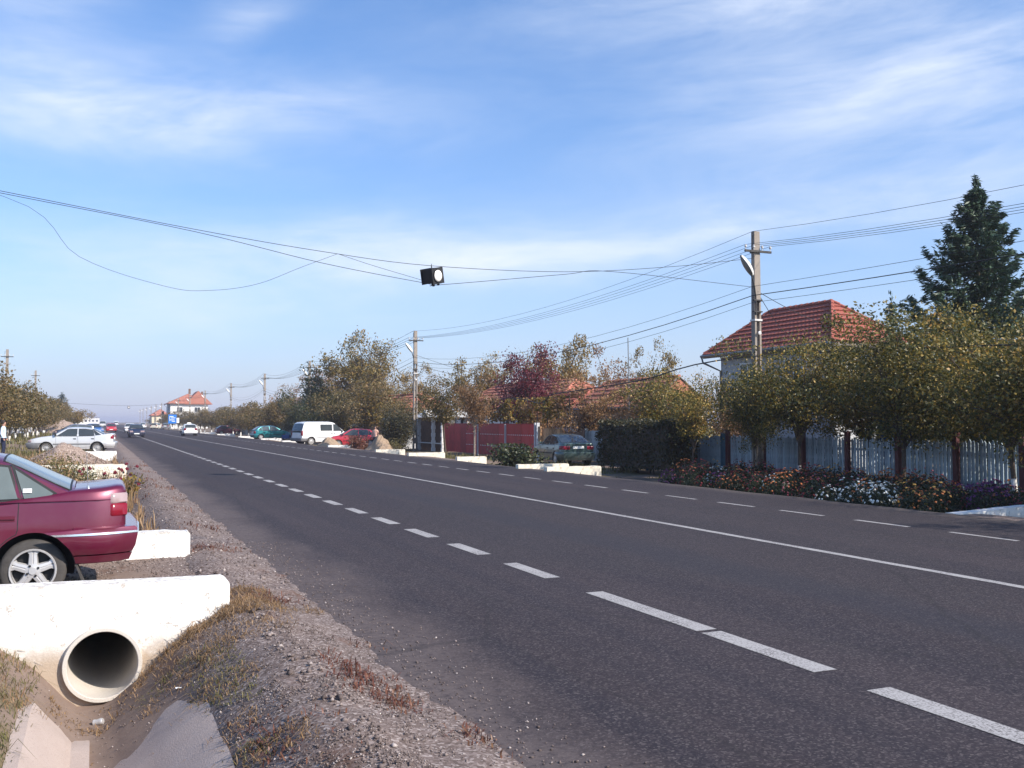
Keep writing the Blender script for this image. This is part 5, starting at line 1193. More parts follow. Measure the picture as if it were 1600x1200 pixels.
rs = MB().box((0, 0, 1.53), (.16, .5, .16), taper=.8).build('roof_sign', M['plate'], tx)
make_car('dark navy hatchback driving towards the viewer along the dashed line', 'car', variant(HATCH, head=[(.56, .74, 'lampclear')]), 'paint_navy', (4.15, 113, 0), R(-90), name='moving_car')
FARL = [('far dark red car at the left road edge beyond the silver sedan', 'paint_red', HATCH, 2.5, 175, -90), ('far blue car left of the dark red one beyond the silver sedan', 'paint_blue', HATCH, -0.2, 150, -70),
        ('far white wagon half hidden behind the navy hatchback', 'paint_white', WAGON, 5.2, 168, -90), ('far dark blue car showing just over the silver sedan roof', 'paint_navy', WAGON, -2.0, 110, 190),
        ('far white car on the right lane left of the cream car', 'paint_white', HATCH, 11.5, 270, 90), ('far cream car parked by the right road edge', 'paint_cream', WAGON, 12.9, 235, 70), ('far grey hatchback at the right road edge beside the cream car', 'paint_grey', HATCH, 14.6, 228, 80),
        ('tiny white car far away at the left road edge', 'paint_white', VAN, 2.2, 330, -90), ('tiny white van at the end of the road', 'paint_white', VAN, 8.0, 430, 90), ('tiny silver car near the end of the road', 'paint_silver', HATCH, 6.0, 380, -90)]
for lb, pt, sp, x, y, th in FARL: make_car(lb, 'car', sp, pt, (x, y, 0), R(th), detail=False, name='far_car')
make_car('small dark red car under the trees right of the taxi', 'car', HATCH, 'paint_maroon', (18.6, 152, -.28), R(10), detail=False, name='far_car')
# ------------------------------------------------------------------ trees
FG = None
def TR(k, x, y, h, label, group=None, wide=1.0, z=GZ, base_h=None):
    me = T[k]; zmax = max(v.co.z for v in me[1].vertices); s = h / zmax; e = place_tree(me, x, y, s * wide, rnd.uniform(0, 6.28), label, group, z, sz=s); return e
TR('thin0', 19.6, 29.0, 3.7, 'thin young fruit tree in front of the plain blue grey fence')
TR('fruit0', 19.7, 25.6, 4.5, 'fruit tree with forked dark trunk just right of the near lamp pole', wide=.68)
TR('fruit1', 19.7, 23.4, 5.3, 'fruit tree standing right in front of the grey house roof, limewashed foot', wide=1.0)
TR('fruit2', 19.6, 19.2, 5.25, 'broad fruit tree with yellowing crown over the white flowers', wide=1.1)
TR('fruit3', 19.7, 15.9, 5.1, 'broad dark fruit tree at the right frame edge over the fence', wide=1.1)
TR('fruit2', 23.2, 20.8, 5.5, 'garden fruit tree behind the picket fence below the spruce', wide=1.1)
TR('fruit0', 23.0, 24.0, 5.3, 'garden fruit tree behind the fence at the right end of the red roof', wide=1.0)
TR('fruit1', 24.0, 17.2, 5.4, 'garden fruit tree right of the spruce trunk', wide=1.1)
TR('fruit3', 19.6, 12.2, 5.4, 'fruit tree just outside the frame shading the flower bed end', wide=1.15)
TR('fruit0', 19.3, 9.0, 5.6, 'fruit tree farther back along the verge outside the frame', wide=1.15)
TR('fruit2', 18.4, 5.6, 5.6, 'last fruit tree of the verge row outside the frame', wide=1.15)
TR('spruce0', 26.2, 22.4, 10.1, 'tall dark spruce rising over the fruit trees on the right', wide=1.2)
TR('spruce1', 27.0, 26.9, 6.9, 'small spruce tip between the house roof and the tall spruce')
TR('thin1', 22.2, 33.4, 4.4, 'thin fruit tree behind the hedge beside the house gutter', wide=.85)
TR('pale0', 24.0, 39.6, 4.6, 'brownish shrubby tree behind the hedge left of the thin fruit tree', wide=1.0)
TR('brown1', 23.6, 44.0, 4.9, 'brown tree hiding the left end of the orange roof', wide=1.1)
TR('thin0', 23.4, 36.8, 4.6, 'loose fruit tree left of the aerial mast', wide=1.15)
TR('pale0', 22.6, 31.0, 3.8, 'low reddish brown fruit tree above the plain board fence', wide=.9)
TR('acacia0', 31, 50.0, 7.2, 'pale olive tree behind the orange roofed house', wide=.7)
TR('brown0', 30.0, 53.2, 7.2, 'brown leaved tree rising between the red roofs', wide=.75)
TR('pale0', 22.8, 49.0, 3.6, 'low brown tree behind the tan wooden gate')
TR('acacia1', 32, 64, 8.9, 'olive tree right behind the purple leaved tree', wide=.8)
TR('plum0', 24.2, 53.0, 6.9, 'purple leaved plum tree above the red gate', wide=1.0)
TR('gate1', 18.6, 52.5, 5.0, 'dark trunked small tree in front of the red gate', wide=1.0)
TR('gate0', 18.6, 47.9, 4.9, 'pale trunked thin tree in front of the middle of the red gate', wide=.9)
TR('poplar0', 27, 72.5, 7.4, 'slender tree with sparse top left of the purple tree')
TR('acacia2', 33, 81, 8.6, 'pale tree with light top behind the slender tree', wide=.75)
TR('acacia0', 30, 92, 8.2, 'pale acacia right of the second lamp pole', wide=.85)
TR('yellow0', 22.6, 80.5, 4.8, 'yellow leaved small tree left of the second lamp pole', wide=.9)
TR('acacia1', 24.0, 93, 11.4, 'biggest round topped acacia above the white van', wide=.85)
TR('acacia2', 26.5, 99, 10.0, 'tall acacia directly left of the biggest one', wide=.75)
TR('mid0', 21.8, 81.0, 6.0, 'bushy olive tree right behind the red hatchback')
TR('mid2', 20.6, 86.5, 6.4, 'bushy olive tree above the white van bonnet')
TR('darktree0', 22.0, 98.0, 8.2, 'dense dark green tree behind the white van roof')
TR('mid1', 20.0, 93.0, 5.2, 'small dark bushy tree left of the white van')
TR('darktree0', 22.5, 112, 7.2, 'dark tree between the teal hatchback and the white van')
TR('brown1', 26, 116, 9.4, 'tall brownish tree beside the third lamp pole', wide=.8)
TR('brown0', 28, 150, 9.6, 'brownish tree beside the fourth lamp pole', wide=.9)
TR('brown1', 30, 135, 9.0, 'brown treetop between the third and fourth poles', wide=.9)
TR('acacia1', 34, 122, 8.6, 'pale treetop behind the row near the third pole')
TR('mid0', 19.8, 104, 4.2, 'olive bushy tree behind the teal hatchback', wide=1.1)
TR('mid2', 21.8, 69.0, 5.0, 'olive tree behind the pale soil heap and the person')
for i, y in enumerate([112, 119, 126, 133, 141, 149, 158, 167, 177, 188, 200, 214, 230, 248, 270, 295]):
    TR('orchard%d' % (i % 3), 19.0 + rnd.uniform(-.4, .4), y, 4.6 + rnd.uniform(-.3, .5), 'small row tree with whitewashed trunk in the line along the right road edge', 'row trees along the right side', wide=1.1)
for i, (x, y, h) in enumerate([(24, 128, 5.6), (26, 142, 6), (25, 165, 5.6), (27, 185, 6), (25, 205, 5.4), (23.5, 330, 6), (22, 350, 5), (24, 410, 6), (23, 450, 6)]):
    TR('far0', x, y, h, 'far olive tree behind the right tree row', 'far trees behind the right row', wide=1.1)
for i in range(22):
    y = 66 + i * 6.6; TR('orchard%d' % ((i * 2) % 3), -6.4 + rnd.uniform(-.35, .35), y, 5.3 + rnd.uniform(-.4, .4), 'row tree with whitewashed trunk in the line along the left side', 'row trees along the left side', z=0)
for i in range(14):
    y = 92 + i * 9; TR('mid%d' % (i % 3), -11.5 + rnd.uniform(-1, 1), y, 5.8 + rnd.uniform(-.4, .5), 'olive garden tree behind the left tree row', 'garden trees behind the left row', z=0, wide=1.1)
TR('spruce1', -7.6, 262, 9.2, 'dark conifer at the end of the left tree row', z=0, wide=2.3)
TR('yellow0', -4.2, 230, 5.4, 'orange yellow small tree at the road end of the left row', z=0, wide=1.3)
for i, (x, y, h) in enumerate([(-9, 330, 6), (-12, 380, 6), (-7, 460, 5)]): TR('far0', x, y, h, 'far small tree at the left of the road end', 'far trees at the left road end', z=0)

# ------------------------------------------------------------------ hedge and shrubs
def hedge():
    h = empty('hedge', (19.6, 32.3, GZ), 0, 'clipped dark hedge block between the green sedan and the fence', 'hedge'); rg = np.random.default_rng(12); lx, ly, hz = .62, 2.6, 1.95
    core = MB().box((0, 0, hz * .56), (lx * 2 - .3, ly * 2 - .3, hz * .86)); 
    for y in np.linspace(-2.3, 2.3, 8): core.tube([(rnd.uniform(-.2, .2), y, -.1), (rnd.uniform(-.2, .2), y, .5)], .03, 6)
    core.build('branches', M['bark'], h)
    n = 15000; u = rg.uniform(-1, 1, (n, 3)); k = rg.choice([0, 0, 1, 2, 2], n); sg = rg.choice([-1, 1], n); P = np.empty((n, 3))
    P[:, 0] = u[:, 0] * lx; P[:, 1] = u[:, 1] * ly; P[:, 2] = hz * (.56 + .44 * u[:, 2]); a = k == 0; P[a, 0] = sg[a] * lx; a = k == 1; P[a, 1] = sg[a] * ly; a = k == 2; P[a, 2] = hz
    low = (k == 2) & (rg.random(n) < .12); P[low, 2] = hz * .14
    P += rg.normal(size=(n, 3)) * .055; bump_ = np.array([mnoise.noise(tuple(p * np.array((1.2, 1.2, 1.6)))) for p in P]); P[:, 0] += bump_ * .26 * np.sign(P[:, 0]); P[:, 2] += bump_ * .14 * (P[:, 2] > 1)
    keep = ~((P[:, 2] < .45) & (rg.random(n) < .45)); V, F = leaf_quads(P[keep], .11, rg, 0, .6); link('foliage', np_mesh('foliage', V, F, LEAF['hedge']), h)
hedge()
B = {}
B['leafy'] = bush_mesh(3, 1.2, 1.1, .95, 'dark', .14, 3200, 12); B['evergreen'] = bush_mesh(4, 1.3, 1.3, 2.5, 'hedge', .11, 12000, 18); B['brown'] = bush_mesh(5, 1.1, 1.1, 1.15, 'weed_red', .14, 2600, 16)
B['rose'] = bush_mesh(6, .9, .5, .75, 'bed', .06, 700, 14); B['weed'] = bush_mesh(7, .5, .5, .65, 'grass_green', .05, 900, 16); B['yellow'] = bush_mesh(8, .35, .35, .55, 'yellow', .11, 130, 7); B['dryweed'] = bush_mesh(9, .6, .6, .65, 'grass_dry', .045, 900, 18)
place_bush(B['leafy'], 15.7, 35.6, -.3, 'leafy green bush at the right kerb left of the long cream wall')
place_bush(B['evergreen'], 18.6, 62.6, GZ, 'dark evergreen shrub below the second lamp pole', name='shrub', cat='shrub')
place_bush(B['evergreen'], 19.8, 66.6, GZ, 'second dark evergreen shrub hard left of the first', name='shrub', cat='shrub', s=.8, rz=2)
place_bush(B['brown'], 16.0, 62.8, -.3, 'round reddish brown bush in front of the red hatchback', s=.8)
place_bush(B['weed'], 17.2, 57.8, GZ, 'small green plant on the verge before the porch', name='plant', cat='plant', s=1.3)
place_bush(B['yellow'], .75, 24.4, -.15, 'small yellow leaved plant on the ditch edge behind the red boot', name='plant', cat='plant')
rb = place_bush(B['rose'], .2, 25.8, -.55, 'rose bush with dark red blooms before the cream wall', name='rose_bush', cat='bush', s=1.25)
fl = MB()
for i in range(16):
    x, y, z = rnd.uniform(-.5, .75), rnd.uniform(-.4, .3), rnd.uniform(.5, .98) - 0.0; 
    for k in range(3): fl.box((x + rnd.uniform(-.012, .012), y, z + rnd.uniform(-.012, .012)), (.048, .045, .042), rot=(rnd.random() * 3, rnd.random() * 3, 0), taper=.6)
fl.build('blooms', mat_plain('rose_petal', (.13, .01, .02), .6, var=.4), rb)
fl = MB()
for x, y, z in ((-.75, -.3, .38), (.6, -.2, .34), (.68, -.22, .42), (.52, -.2, .30), (.15, -.1, .42), (-.2, .0, .5)): fl.box((x, y, z), (.10, .10, .09), rot=(.5, .7, 0), taper=.7)
fl.build('pale_blooms', mat_plain('pale_petal', (.75, .58, .52), .6, var=.2), rb)
for i, (x, y, s) in enumerate([(-1.0, 19.5, 1.3), (-.6, 22.5, 1.3), (-.9, 26.5, 1.3), (-1.4, 24.5, 1.3), (-.75, 28.6, 1.3), (-1.6, 21, 1.1), (-.2, 20.6, 1.0), (-1.7, 28, 1.2), (-.3, 28.8, 1.0), (-1.2, 33.5, 1.2), (.35, 22.0, .7), (-2.2, 31.5, 1.1), (-.3, 24.0, 1.0), (.3, 29.6, .7)]):
    place_bush(B['dryweed' if i % 2 else 'weed'], x, y, -.12, 'tall dry weed clump on the ditch bank behind the dark red sedan', 'weed clumps on the left bank', s, rnd.random() * 6, 'weed_clump', 'weed')

# ------------------------------------------------------------------ flower bed
def flowerbed():
    P = []
    ys = np.linspace(13.6, 28.6, 60); xs = np.linspace(14.7, 20.7, 26)
    for y in ys: P.append([(x, y, gh(float(x), float(y), False) * (0.4 if x < 16.6 else 1.0) + .05 * mnoise.noise((x * 3, y * 3, 2)) - (.06 if x > 20.5 or y < 13.8 or y > 28.4 else 0)) for x in xs])
    MB().grid(P).build('flower_bed_soil', M['bed_soil'], smooth=True)['kind'] = 'structure'
    pet = dict(white=(.60, .62, .58), orange=(.40, .12, .03), yellow=(.46, .25, .05), red=(.16, .014, .016), purple=(.10, .018, .10), pink=(.26, .05, .075))
    PMt = {k: mat_plain(k + '_petal', v, .6, var=.3, scale=40) for k, v in pet.items()}
    rg = np.random.default_rng(21); meshes = {}
    for col in pet:
        for v in range(2):
            n = 260; hh = {'purple': .5, 'white': .5}.get(col, .55 + .12 * v); d = rg.normal(size=(n, 3)); d /= np.linalg.norm(d, axis=1)[:, None]; q = d * np.array([.36, .36, hh]) * rg.uniform(.35, 1, n)[:, None]; q[:, 2] = np.abs(q[:, 2])
            V, F = leaf_quads(q, .085, rg, .2, .5); fo = np_mesh('foliage', V, F, LEAF['bed']); m = MB(); st = MB()
            for i in range(34 if col in ('white', 'purple') else 24):
                a = rg.uniform(0, 6.28); e = math.acos(rg.uniform(.15, 1)); c = Vector((math.sin(e) * math.cos(a) * .37, math.sin(e) * math.sin(a) * .37, math.cos(e) * hh * 1.04 + .03)); nn = Vector((c.x, c.y, c.z * .8)).normalized(); r = rg.uniform(.026, .042); u = nn.orthogonal().normalized(); w = nn.cross(u)
                ring = [c + (u * math.cos(t) + w * math.sin(t)) * r * (1 if k % 2 else .78) for k, t in enumerate(np.linspace(0, 2 * math.pi, 10, endpoint=False))]; m.add([c + nn * r * .55] + ring + [c - nn * r * .4], [(0, 1 + k, 1 + (k + 1) % 10) for k in range(10)] + [(11, 1 + (k + 1) % 10, 1 + k) for k in range(10)])
                st.tube([(0, 0, 0), (c.x * .5, c.y * .5, c.z * .6), tuple(c)], .004, 3, cap=False)
            meshes[(col, v)] = (fo, m.mesh('blooms', PMt[col], fix=False), st.mesh('stalks', LEAF['bed'], fix=False))
    LBL = dict(white='clump of small white chrysanthemums in the roadside flower bed', orange='clump of orange chrysanthemums in the roadside flower bed', yellow='clump of yellow orange flowers in the roadside flower bed', red='clump of dark red flowers in the roadside flower bed', purple='clump of purple asters in the roadside flower bed', pink='clump of pink flowers in the roadside flower bed')
    def colour(x, y):
        px = 800 + 1500 * math.tan(math.atan2(x, y) - R(23.46))
        if 1355 < px < 1395 and x < 16.8: return 'white'
        if 1290 < px < 1350 and x < 17 and rnd.random() < .55: return 'white'
        if 1500 < px < 1580 and x > 15.5 and rnd.random() < .7: return 'purple'
        if 1380 < px < 1460 and x < 16.6: return rnd.choice(['orange', 'yellow'])
        if px < 1210 and x < 17: return rnd.choice(['red', 'red', 'orange', 'purple', 'white'])
        return rnd.choice(['red', 'red', 'orange', 'orange', 'pink', 'yellow', 'red'])
    pts = []
    y = 14.0
    while y < 27.6:
        x = 15.05
        while x < 20.2:
            if not (y > 24.5 and x < 15.6 + (y - 24.5) * .8) and rnd.random() < .88: pts.append((x + rnd.uniform(-.17, .17), y + rnd.uniform(-.17, .17)))
            x += .62
        y += .62
    for x, y in pts:
        col = colour(x, y); me = meshes[(col, rnd.randrange(2))]; z = gh(x, y, False) * (0.4 if x < 16.6 else 1.0); s = rnd.uniform(.8, 1.2) * (.78 if x < 15.5 else 1.0)
        e = empty('flower_clump', (x, y, z), rnd.random() * 6.28, LBL[col], 'flowers', col + ' flower clumps in the roadside bed'); e.scale = (s,) * 3
        link('foliage', me[0], e); link('blooms', me[1], e)['kind'] = 'stuff'; link('stalks', me[2], e)['kind'] = 'stuff'
flowerbed()

# ------------------------------------------------------------------ heaps
def heap(name, label, x, y, z, rx, ry, h, mat, seed, peak=1.3, cat='soil heap'):
    P = []
    for i in range(22):
        t = i / 21; row = []
        for k in range(49):
            a = 2 * math.pi * k / 48; r = t * (1 + .16 * mnoise.noise((math.cos(a) * 1.5, math.sin(a) * 1.5, seed))); f = (1 - t) ** peak
            hh = h * f + .34 * h * mnoise.noise((r * math.cos(a) * 2.6, r * math.sin(a) * 2.6, seed + 5)) * (1 - t * .8) + .11 * h * mnoise.noise((r * math.cos(a) * 9, r * math.sin(a) * 9, seed)) * (1 - t * .6)
            row.append((r * rx * math.cos(a), r * ry * math.sin(a), max(-.2, hh) - (.2 if i == 21 else 0)))
        P.append(row)
    o = MB().grid(P).build(name, M[mat], None, True, 60, loc=(x, y, z)); return setp(o, label, cat)
heap('gravel_pile', 'wide pinkish gravel pile in front of the silver sedan', -1.0, 40.5, 0.0, 1.75, 1.9, .88, 'pink_gravel', 1.0, 1.0, 'gravel pile')
heap('gravel_pile', 'far pink gravel pile under the trees on the left', -4.6, 150, 0, 4.0, 4.0, 2.3, 'pink_gravel', 9.0, 1.0, 'gravel pile')
heap('soil_heap', 'tall tan soil heap right of the round brown bush', 16.3, 58.2, -.35, 1.15, 1.1, 1.25, 'tan_soil', 3.0, .85)
heap('soil_heap', 'lower tan soil heap left of the red hatchback front wheel', 15.9, 70.6, -.3, 1.3, 1.2, .85, 'tan_soil', 5.0, .9)

# ------------------------------------------------------------------ people and small things
def person(label, loc, rz, top, legs, hair, h=1.72, pose=0.0):
    e = empty('person', loc, rz, label, 'person'); s = h / 1.75
    J = dict(pelvis=(0, 0, .95), waist=(0, .01, 1.10), chest=(0, 0, 1.32), neck=(0, .0, 1.50), nk=(0, .01, 1.56), head=(0, .03, 1.66), crown=(0, .02, 1.73),
             lh=(-.09, 0, .90), lk=(-.11, .03, .50), la=(-.12, -.02, .09), lt=(-.13, .14, .03), rh=(.09, 0, .90), rk=(.11, .03 + .06 * pose, .50), ra=(.12, -.02 - .05 * pose, .09), rt=(.13, .14, .03),
             ls=(-.18, 0, 1.43), le=(-.25, -.03, 1.15), lw=(-.24, .08, .92), lf=(-.23, .13, .83), rs=(.18, 0, 1.43), re=(.25, -.03, 1.15), rw=(.24, .08, .92), rf=(.23, .13, .83))
    Rr = dict(pelvis=(.15, .11), waist=(.14, .10), chest=(.17, .12), neck=(.075, .075), nk=(.055, .06), head=(.085, .105), crown=(.06, .075), lh=(.10, .10), lk=(.062, .062), la=(.042, .045), lt=(.04, .03), rh=(.10, .10), rk=(.062, .062), ra=(.042, .045), rt=(.04, .03), ls=(.07, .07), le=(.045, .045), lw=(.032, .032), lf=(.04, .025), rs=(.07, .07), re=(.045, .045), rw=(.032, .032), rf=(.04, .025))
    E = [('pelvis', 'waist'), ('waist', 'chest'), ('chest', 'neck'), ('neck', 'nk'), ('nk', 'head'), ('head', 'crown'), ('pelvis', 'lh'), ('lh', 'lk'), ('lk', 'la'), ('la', 'lt'), ('pelvis', 'rh'), ('rh', 'rk'), ('rk', 'ra'), ('ra', 'rt'), ('chest', 'ls'), ('ls', 'le'), ('le', 'lw'), ('lw', 'lf'), ('chest', 'rs'), ('rs', 're'), ('re', 'rw'), ('rw', 'rf')]
    names = list(J); me = bpy.data.meshes.new('body'); me.from_pydata([tuple(c * s for c in J[n]) for n in names], [(names.index(a), names.index(b)) for a, b in E], []); o = link('body', me, e)
    md = o.modifiers.new('skin', 'SKIN'); md.use_smooth_shade = True
    for i, n in enumerate(names): me.skin_vertices[0].data[i].radius = tuple(r * s for r in Rr[n]); me.skin_vertices[0].data[i].use_root = (n == 'pelvis')
    sb = o.modifiers.new('subdiv', 'SUBSURF'); sb.levels = 2; sb.render_levels = 2
    m = NT('person_' + label.split()[1]); z = m.xyz(m.tc.outputs['Object'])[2]; ax = m.math('ABSOLUTE', m.xyz(m.tc.outputs['Object'])[0])
    col = m.mix(m.math('GREATER_THAN', z, .97 * s), legs, top); col = m.mix(m.math('GREATER_THAN', z, 1.515 * s), col, (.42, .24, .17)); col = m.mix(m.math('LESS_THAN', z, .07), col, (.02, .02, .02)); 
    col = m.mix(m.math('MULTIPLY', m.math('GREATER_THAN', ax, .19 * s), m.math('LESS_THAN', z, .93 * s)), col, (.42, .24, .17)); m.base(col, .8, 0, .2); me.materials.append(m.mat)
    hr = MB(); hr.lathe([(0, .115), (.06, .10), (.095, .05), (.10, 0), (.09, -.05), (.07, -.07)], 14, 'z', (0, -.012, 1.70)); hr.v = [tuple(c * s for c in v) for v in hr.v]; hr.build('hair', mat_plain('hair_' + label.split()[1], hair, .8, var=.3), e, True, 60)
    return e
person('person in light blue shirt and dark trousers cut by the left frame edge', (-3.92, 50.6, 0), R(-100), (.55, .68, .80), (.02, .024, .05), (.03, .02, .015))
person('person in pale pink top standing behind the tan soil heap', (18.3, 66.6, -.28), R(150), (.68, .42, .33), (.06, .05, .05), (.03, .02, .015), 1.65)
def cart():
    e = empty('handcart', (17.3, 95.0, -.28), R(60), 'dark blue small cart in front of the teal hatchback', 'cart'); e.scale = (.7,) * 3; m = MB(); m.box((0, 0, .75), (1.5, 1.0, .5), taper=1.15); m.build('box', M['blue'], e); m = MB(); m.tube([(.7, .4, .6), (1.5, .35, .75)], .025, 6); m.tube([(.7, -.4, .6), (1.5, -.35, .75)], .025, 6); m.box((.2, 0, 1.15), (.8, .7, .35), taper=.7); m.build('handle', M['teal_dark'], e)
    for sd in (1, -1): w = MB(); w.lathe([(0, -.03), (.2, -.03), (.28, -.045), (.31, -.02), (.31, .02), (.28, .045), (.2, .03), (0, .03)], 18, 'y', (0, sd * .58, .31)); w.build('wheel', M['rubber'], e, True)
cart()
can = empty('drink_can', (.06, 8.3, gh(.06, 8.3) + .022), R(70), 'crushed silver drink can on the ditch floor before the pipe', 'can'); can.rotation_euler = (R(78), 0, R(65)); can.scale = (.8, .8, .68)
cm = MB(); cm.lathe([(0, -.058), (.026, -.058), (.033, -.048), (.028, -.01), (.033, .03), (.031, .05), (.026, .058), (0, .056)], 16, 'z'); cm.build('shell', M['alloy'], can, True)
for x, y, lb in ((.58, 7.6, 'scrap of white litter on the upper edge of the ditch slab'),):
    P = [[(i * .02 + .01 * mnoise.noise((i, j, 1)), j * .018, .012 * mnoise.noise((i * 2, j * 2, x))) for j in range(4)] for i in range(4)]; o = MB().grid(P).build('litter', M['white'], loc=(x, y, gh(x, y) + .035)); setp(o, lb, 'litter')

# ------------------------------------------------------------------ grass, weeds, gravel (nobody could count these)
def blades(name, pts, lens, mat, lean=.5, width=.006, seed=1):
    rg = np.random.default_rng(seed); P = np.asarray(pts); n = len(P); a = rg.uniform(0, 2 * math.pi, n); L = np.asarray(lens); d = np.stack([np.cos(a), np.sin(a), np.zeros(n)], 1); s = np.stack([-np.sin(a), np.cos(a), np.zeros(n)], 1); k = rg.uniform(.1, 1, n)[:, None] * lean; w = (width * rg.uniform(.6, 1.4, n))[:, None]; up = np.array([0, 0, 1.0]); Lc = L[:, None]
    b0 = P - s * w; b1 = P + s * w; m0 = P + d * Lc * k * .35 + up * Lc * .6 - s * w * .8; m1 = m0 + s * w * 1.6; t = P + d * Lc * k + up * Lc * (1 - k * .5)
    V = np.stack([b0, b1, m1, m0, t, t + s * .0008], 1).reshape(-1, 3); i = np.arange(n)[:, None] * 6; F = np.concatenate([i + np.array([[0, 1, 2, 3]]), i + np.array([[3, 2, 5, 4]])], 0); o = link(name, np_mesh(name, V, F, M[mat])); o['kind'] = 'stuff'; return o
def scatter(n, x0, x1, y0, y1, dens, seed, z=0.0):
    rg = np.random.default_rng(seed); out = []
    X_ = rg.uniform(x0, x1, n); Y_ = rg.uniform(y0, y1, n); U = rg.random(n)
    for x, y, u in zip(X_, Y_, U):
        if u < dens(x, y): out.append((x, y, gh(x, y) + z - .01))
    return out
def nz(x, y, s, o=0): return mnoise.noise((x * s, y * s, o)) * .5 + .5
def patchy(x, y): 
    return sm(.45, .62, nz(x, y, 1.6, 4))
# along the foot and right end of the white headwall, on the right bank
pts = scatter(17000, .35, 1.55, 7.6, 8.86, lambda x, y: (.8 if y > 8.86 - .30 - .5 * max(0, x - .9) else .10) * (.35 + .65 * patchy(x, y)) * (1 if x < 1.35 else .5), 1)
pts += scatter(2600, 1.08, 1.55, 8.8, 9.6, lambda x, y: .8, 2) + scatter(900, 1.4, 1.9, 8.5, 9.1, lambda x, y: patchy(x, y) * .8, 3)
blades('dry_grass', pts, np.random.default_rng(1).gamma(3, .0135, len(pts)), 'grass_dry', 2.8, .0028, 1)
pts = scatter(9000, .4, 1.1, 4.5, 8.0, lambda x, y: sm(.48, .66, nz(x, y, 2.0, 8)) * (1.0 if x > .62 else .45) * .8, 5); blades('ditch_bank_grass', pts, np.random.default_rng(2).gamma(3, .0105, len(pts)), 'grass_dry', 2.4, .0027, 2)
pts = scatter(5000, .35, 1.0, 5.2, 8.2, lambda x, y: sm(.5, .7, nz(x, y, 1.8, 18)) * .8, 6); blades('ditch_bank_weed', pts, np.random.default_rng(3).gamma(3, .010, len(pts)), 'grass_green', 2.2, .003, 3)
pts = scatter(26000, -2.6, -.36, 4.0, 8.85, lambda x, y: (.35 + .65 * patchy(x, y)) * (1 if x < -.42 else .4), 7); blades('left_bank_grass', pts, np.random.default_rng(4).gamma(3, .020, len(pts)), 'grass_green', 1.9, .0032, 4)
pts = scatter(9000, -2.2, -.30, 4.0, 8.85, lambda x, y: patchy(x + 5, y) * .8, 8); blades('left_bank_dry_grass', pts, np.random.default_rng(5).gamma(3, .021, len(pts)), 'grass_dry', 2.1, .003, 5)
pts = scatter(7000, .95, 2.05, 4.2, 9.0, lambda x, y: sm(.64, .76, nz(x * 1.2, y * .7, 1.7, 28)) * .5, 9); blades('verge_weed', pts, np.random.default_rng(6).gamma(3, .010, len(pts)), 'weed_red', 1.6, .0045, 6)
g_ = np.random.default_rng(50); pts = []
for cx, cy, sx, sy, n in ((1.62, 6.0, .10, .25, 380), (1.55, 6.4, .08, .2, 160), (1.70, 5.6, .07, .15, 160), (1.9, 4.9, .06, .12, 100), (1.42, 12.9, .2, .12, 300), (1.55, 9.2, .12, .12, 260), (.9, 5.4, .08, .3, 220)):
    for k in range(n): x, y = g_.normal(cx, sx), g_.normal(cy, sy); pts.append((x, y, gh(x, y) - .005))
blades('reddish_weed_mat', pts, g_.gamma(3, .011, len(pts)), 'weed_red', 2.2, .0045, 50)
pts = scatter(2600, -.3, .4, 7.3, 8.75, lambda x, y: sm(.5, .65, nz(x, y, 2.4, 38)) * .6, 10); blades('ditch_floor_debris', pts, np.random.default_rng(7).gamma(3, .012, len(pts)), 'grass_dry', 1.8, .004, 7)
# the banks farther on
pts = scatter(5200, -2.2, .75, 16.5, 30.5, lambda x, y: .25 + .75 * patchy(x * .6, y * .5), 25); blades('tall_dry_grass', pts, np.random.default_rng(25).gamma(5, .085, len(pts)), 'grass_dry', .9, .008, 25)
pts = scatter(3000, -2.4, .6, 17, 31, lambda x, y: patchy(x * .6 + 9, y * .5), 26); blades('tall_green_grass', pts, np.random.default_rng(26).gamma(5, .07, len(pts)), 'grass_green', .9, .009, 26)
pts = scatter(30000, -3.2, .9, 13.0, 47, lambda x, y: patchy(x * .5, y * .4) * (1 if x < -.5 else .65), 11); blades('far_bank_grass', pts, np.random.default_rng(8).gamma(4, .06, len(pts)), 'grass_dry', .8, .012, 8)
pts = scatter(22000, -4.0, .6, 13.0, 60, lambda x, y: patchy(x * .4 + 3, y * .3), 12); blades('far_bank_green_grass', pts, np.random.default_rng(9).gamma(4, .05, len(pts)), 'grass_green', .8, .012, 9)
pts = scatter(5000, .8, 1.9, 13, 45, lambda x, y: sm(.55, .7, nz(x, y * .5, 1.2, 50)) * .8, 13); blades('far_verge_weed', pts, np.random.default_rng(10).gamma(3, .02, len(pts)), 'weed_red', 1.4, .009, 10)
pts = scatter(30000, 15.0, 20.8, 24.5, 75, lambda x, y: (0 if indrive(RIGHT_DRIVES, y, .3) else 1) * patchy(x * .6, y * .4), 14); blades('right_verge_grass', pts, np.random.default_rng(11).gamma(4, .045, len(pts)), 'grass_green', .9, .012, 11)
pts = scatter(9000, -12, -3.5, 55, 140, lambda x, y: patchy(x * .3, y * .2), 15); blades('far_left_grass', pts, np.random.default_rng(12).gamma(4, .07, len(pts)), 'grass_green', .8, .03, 12)

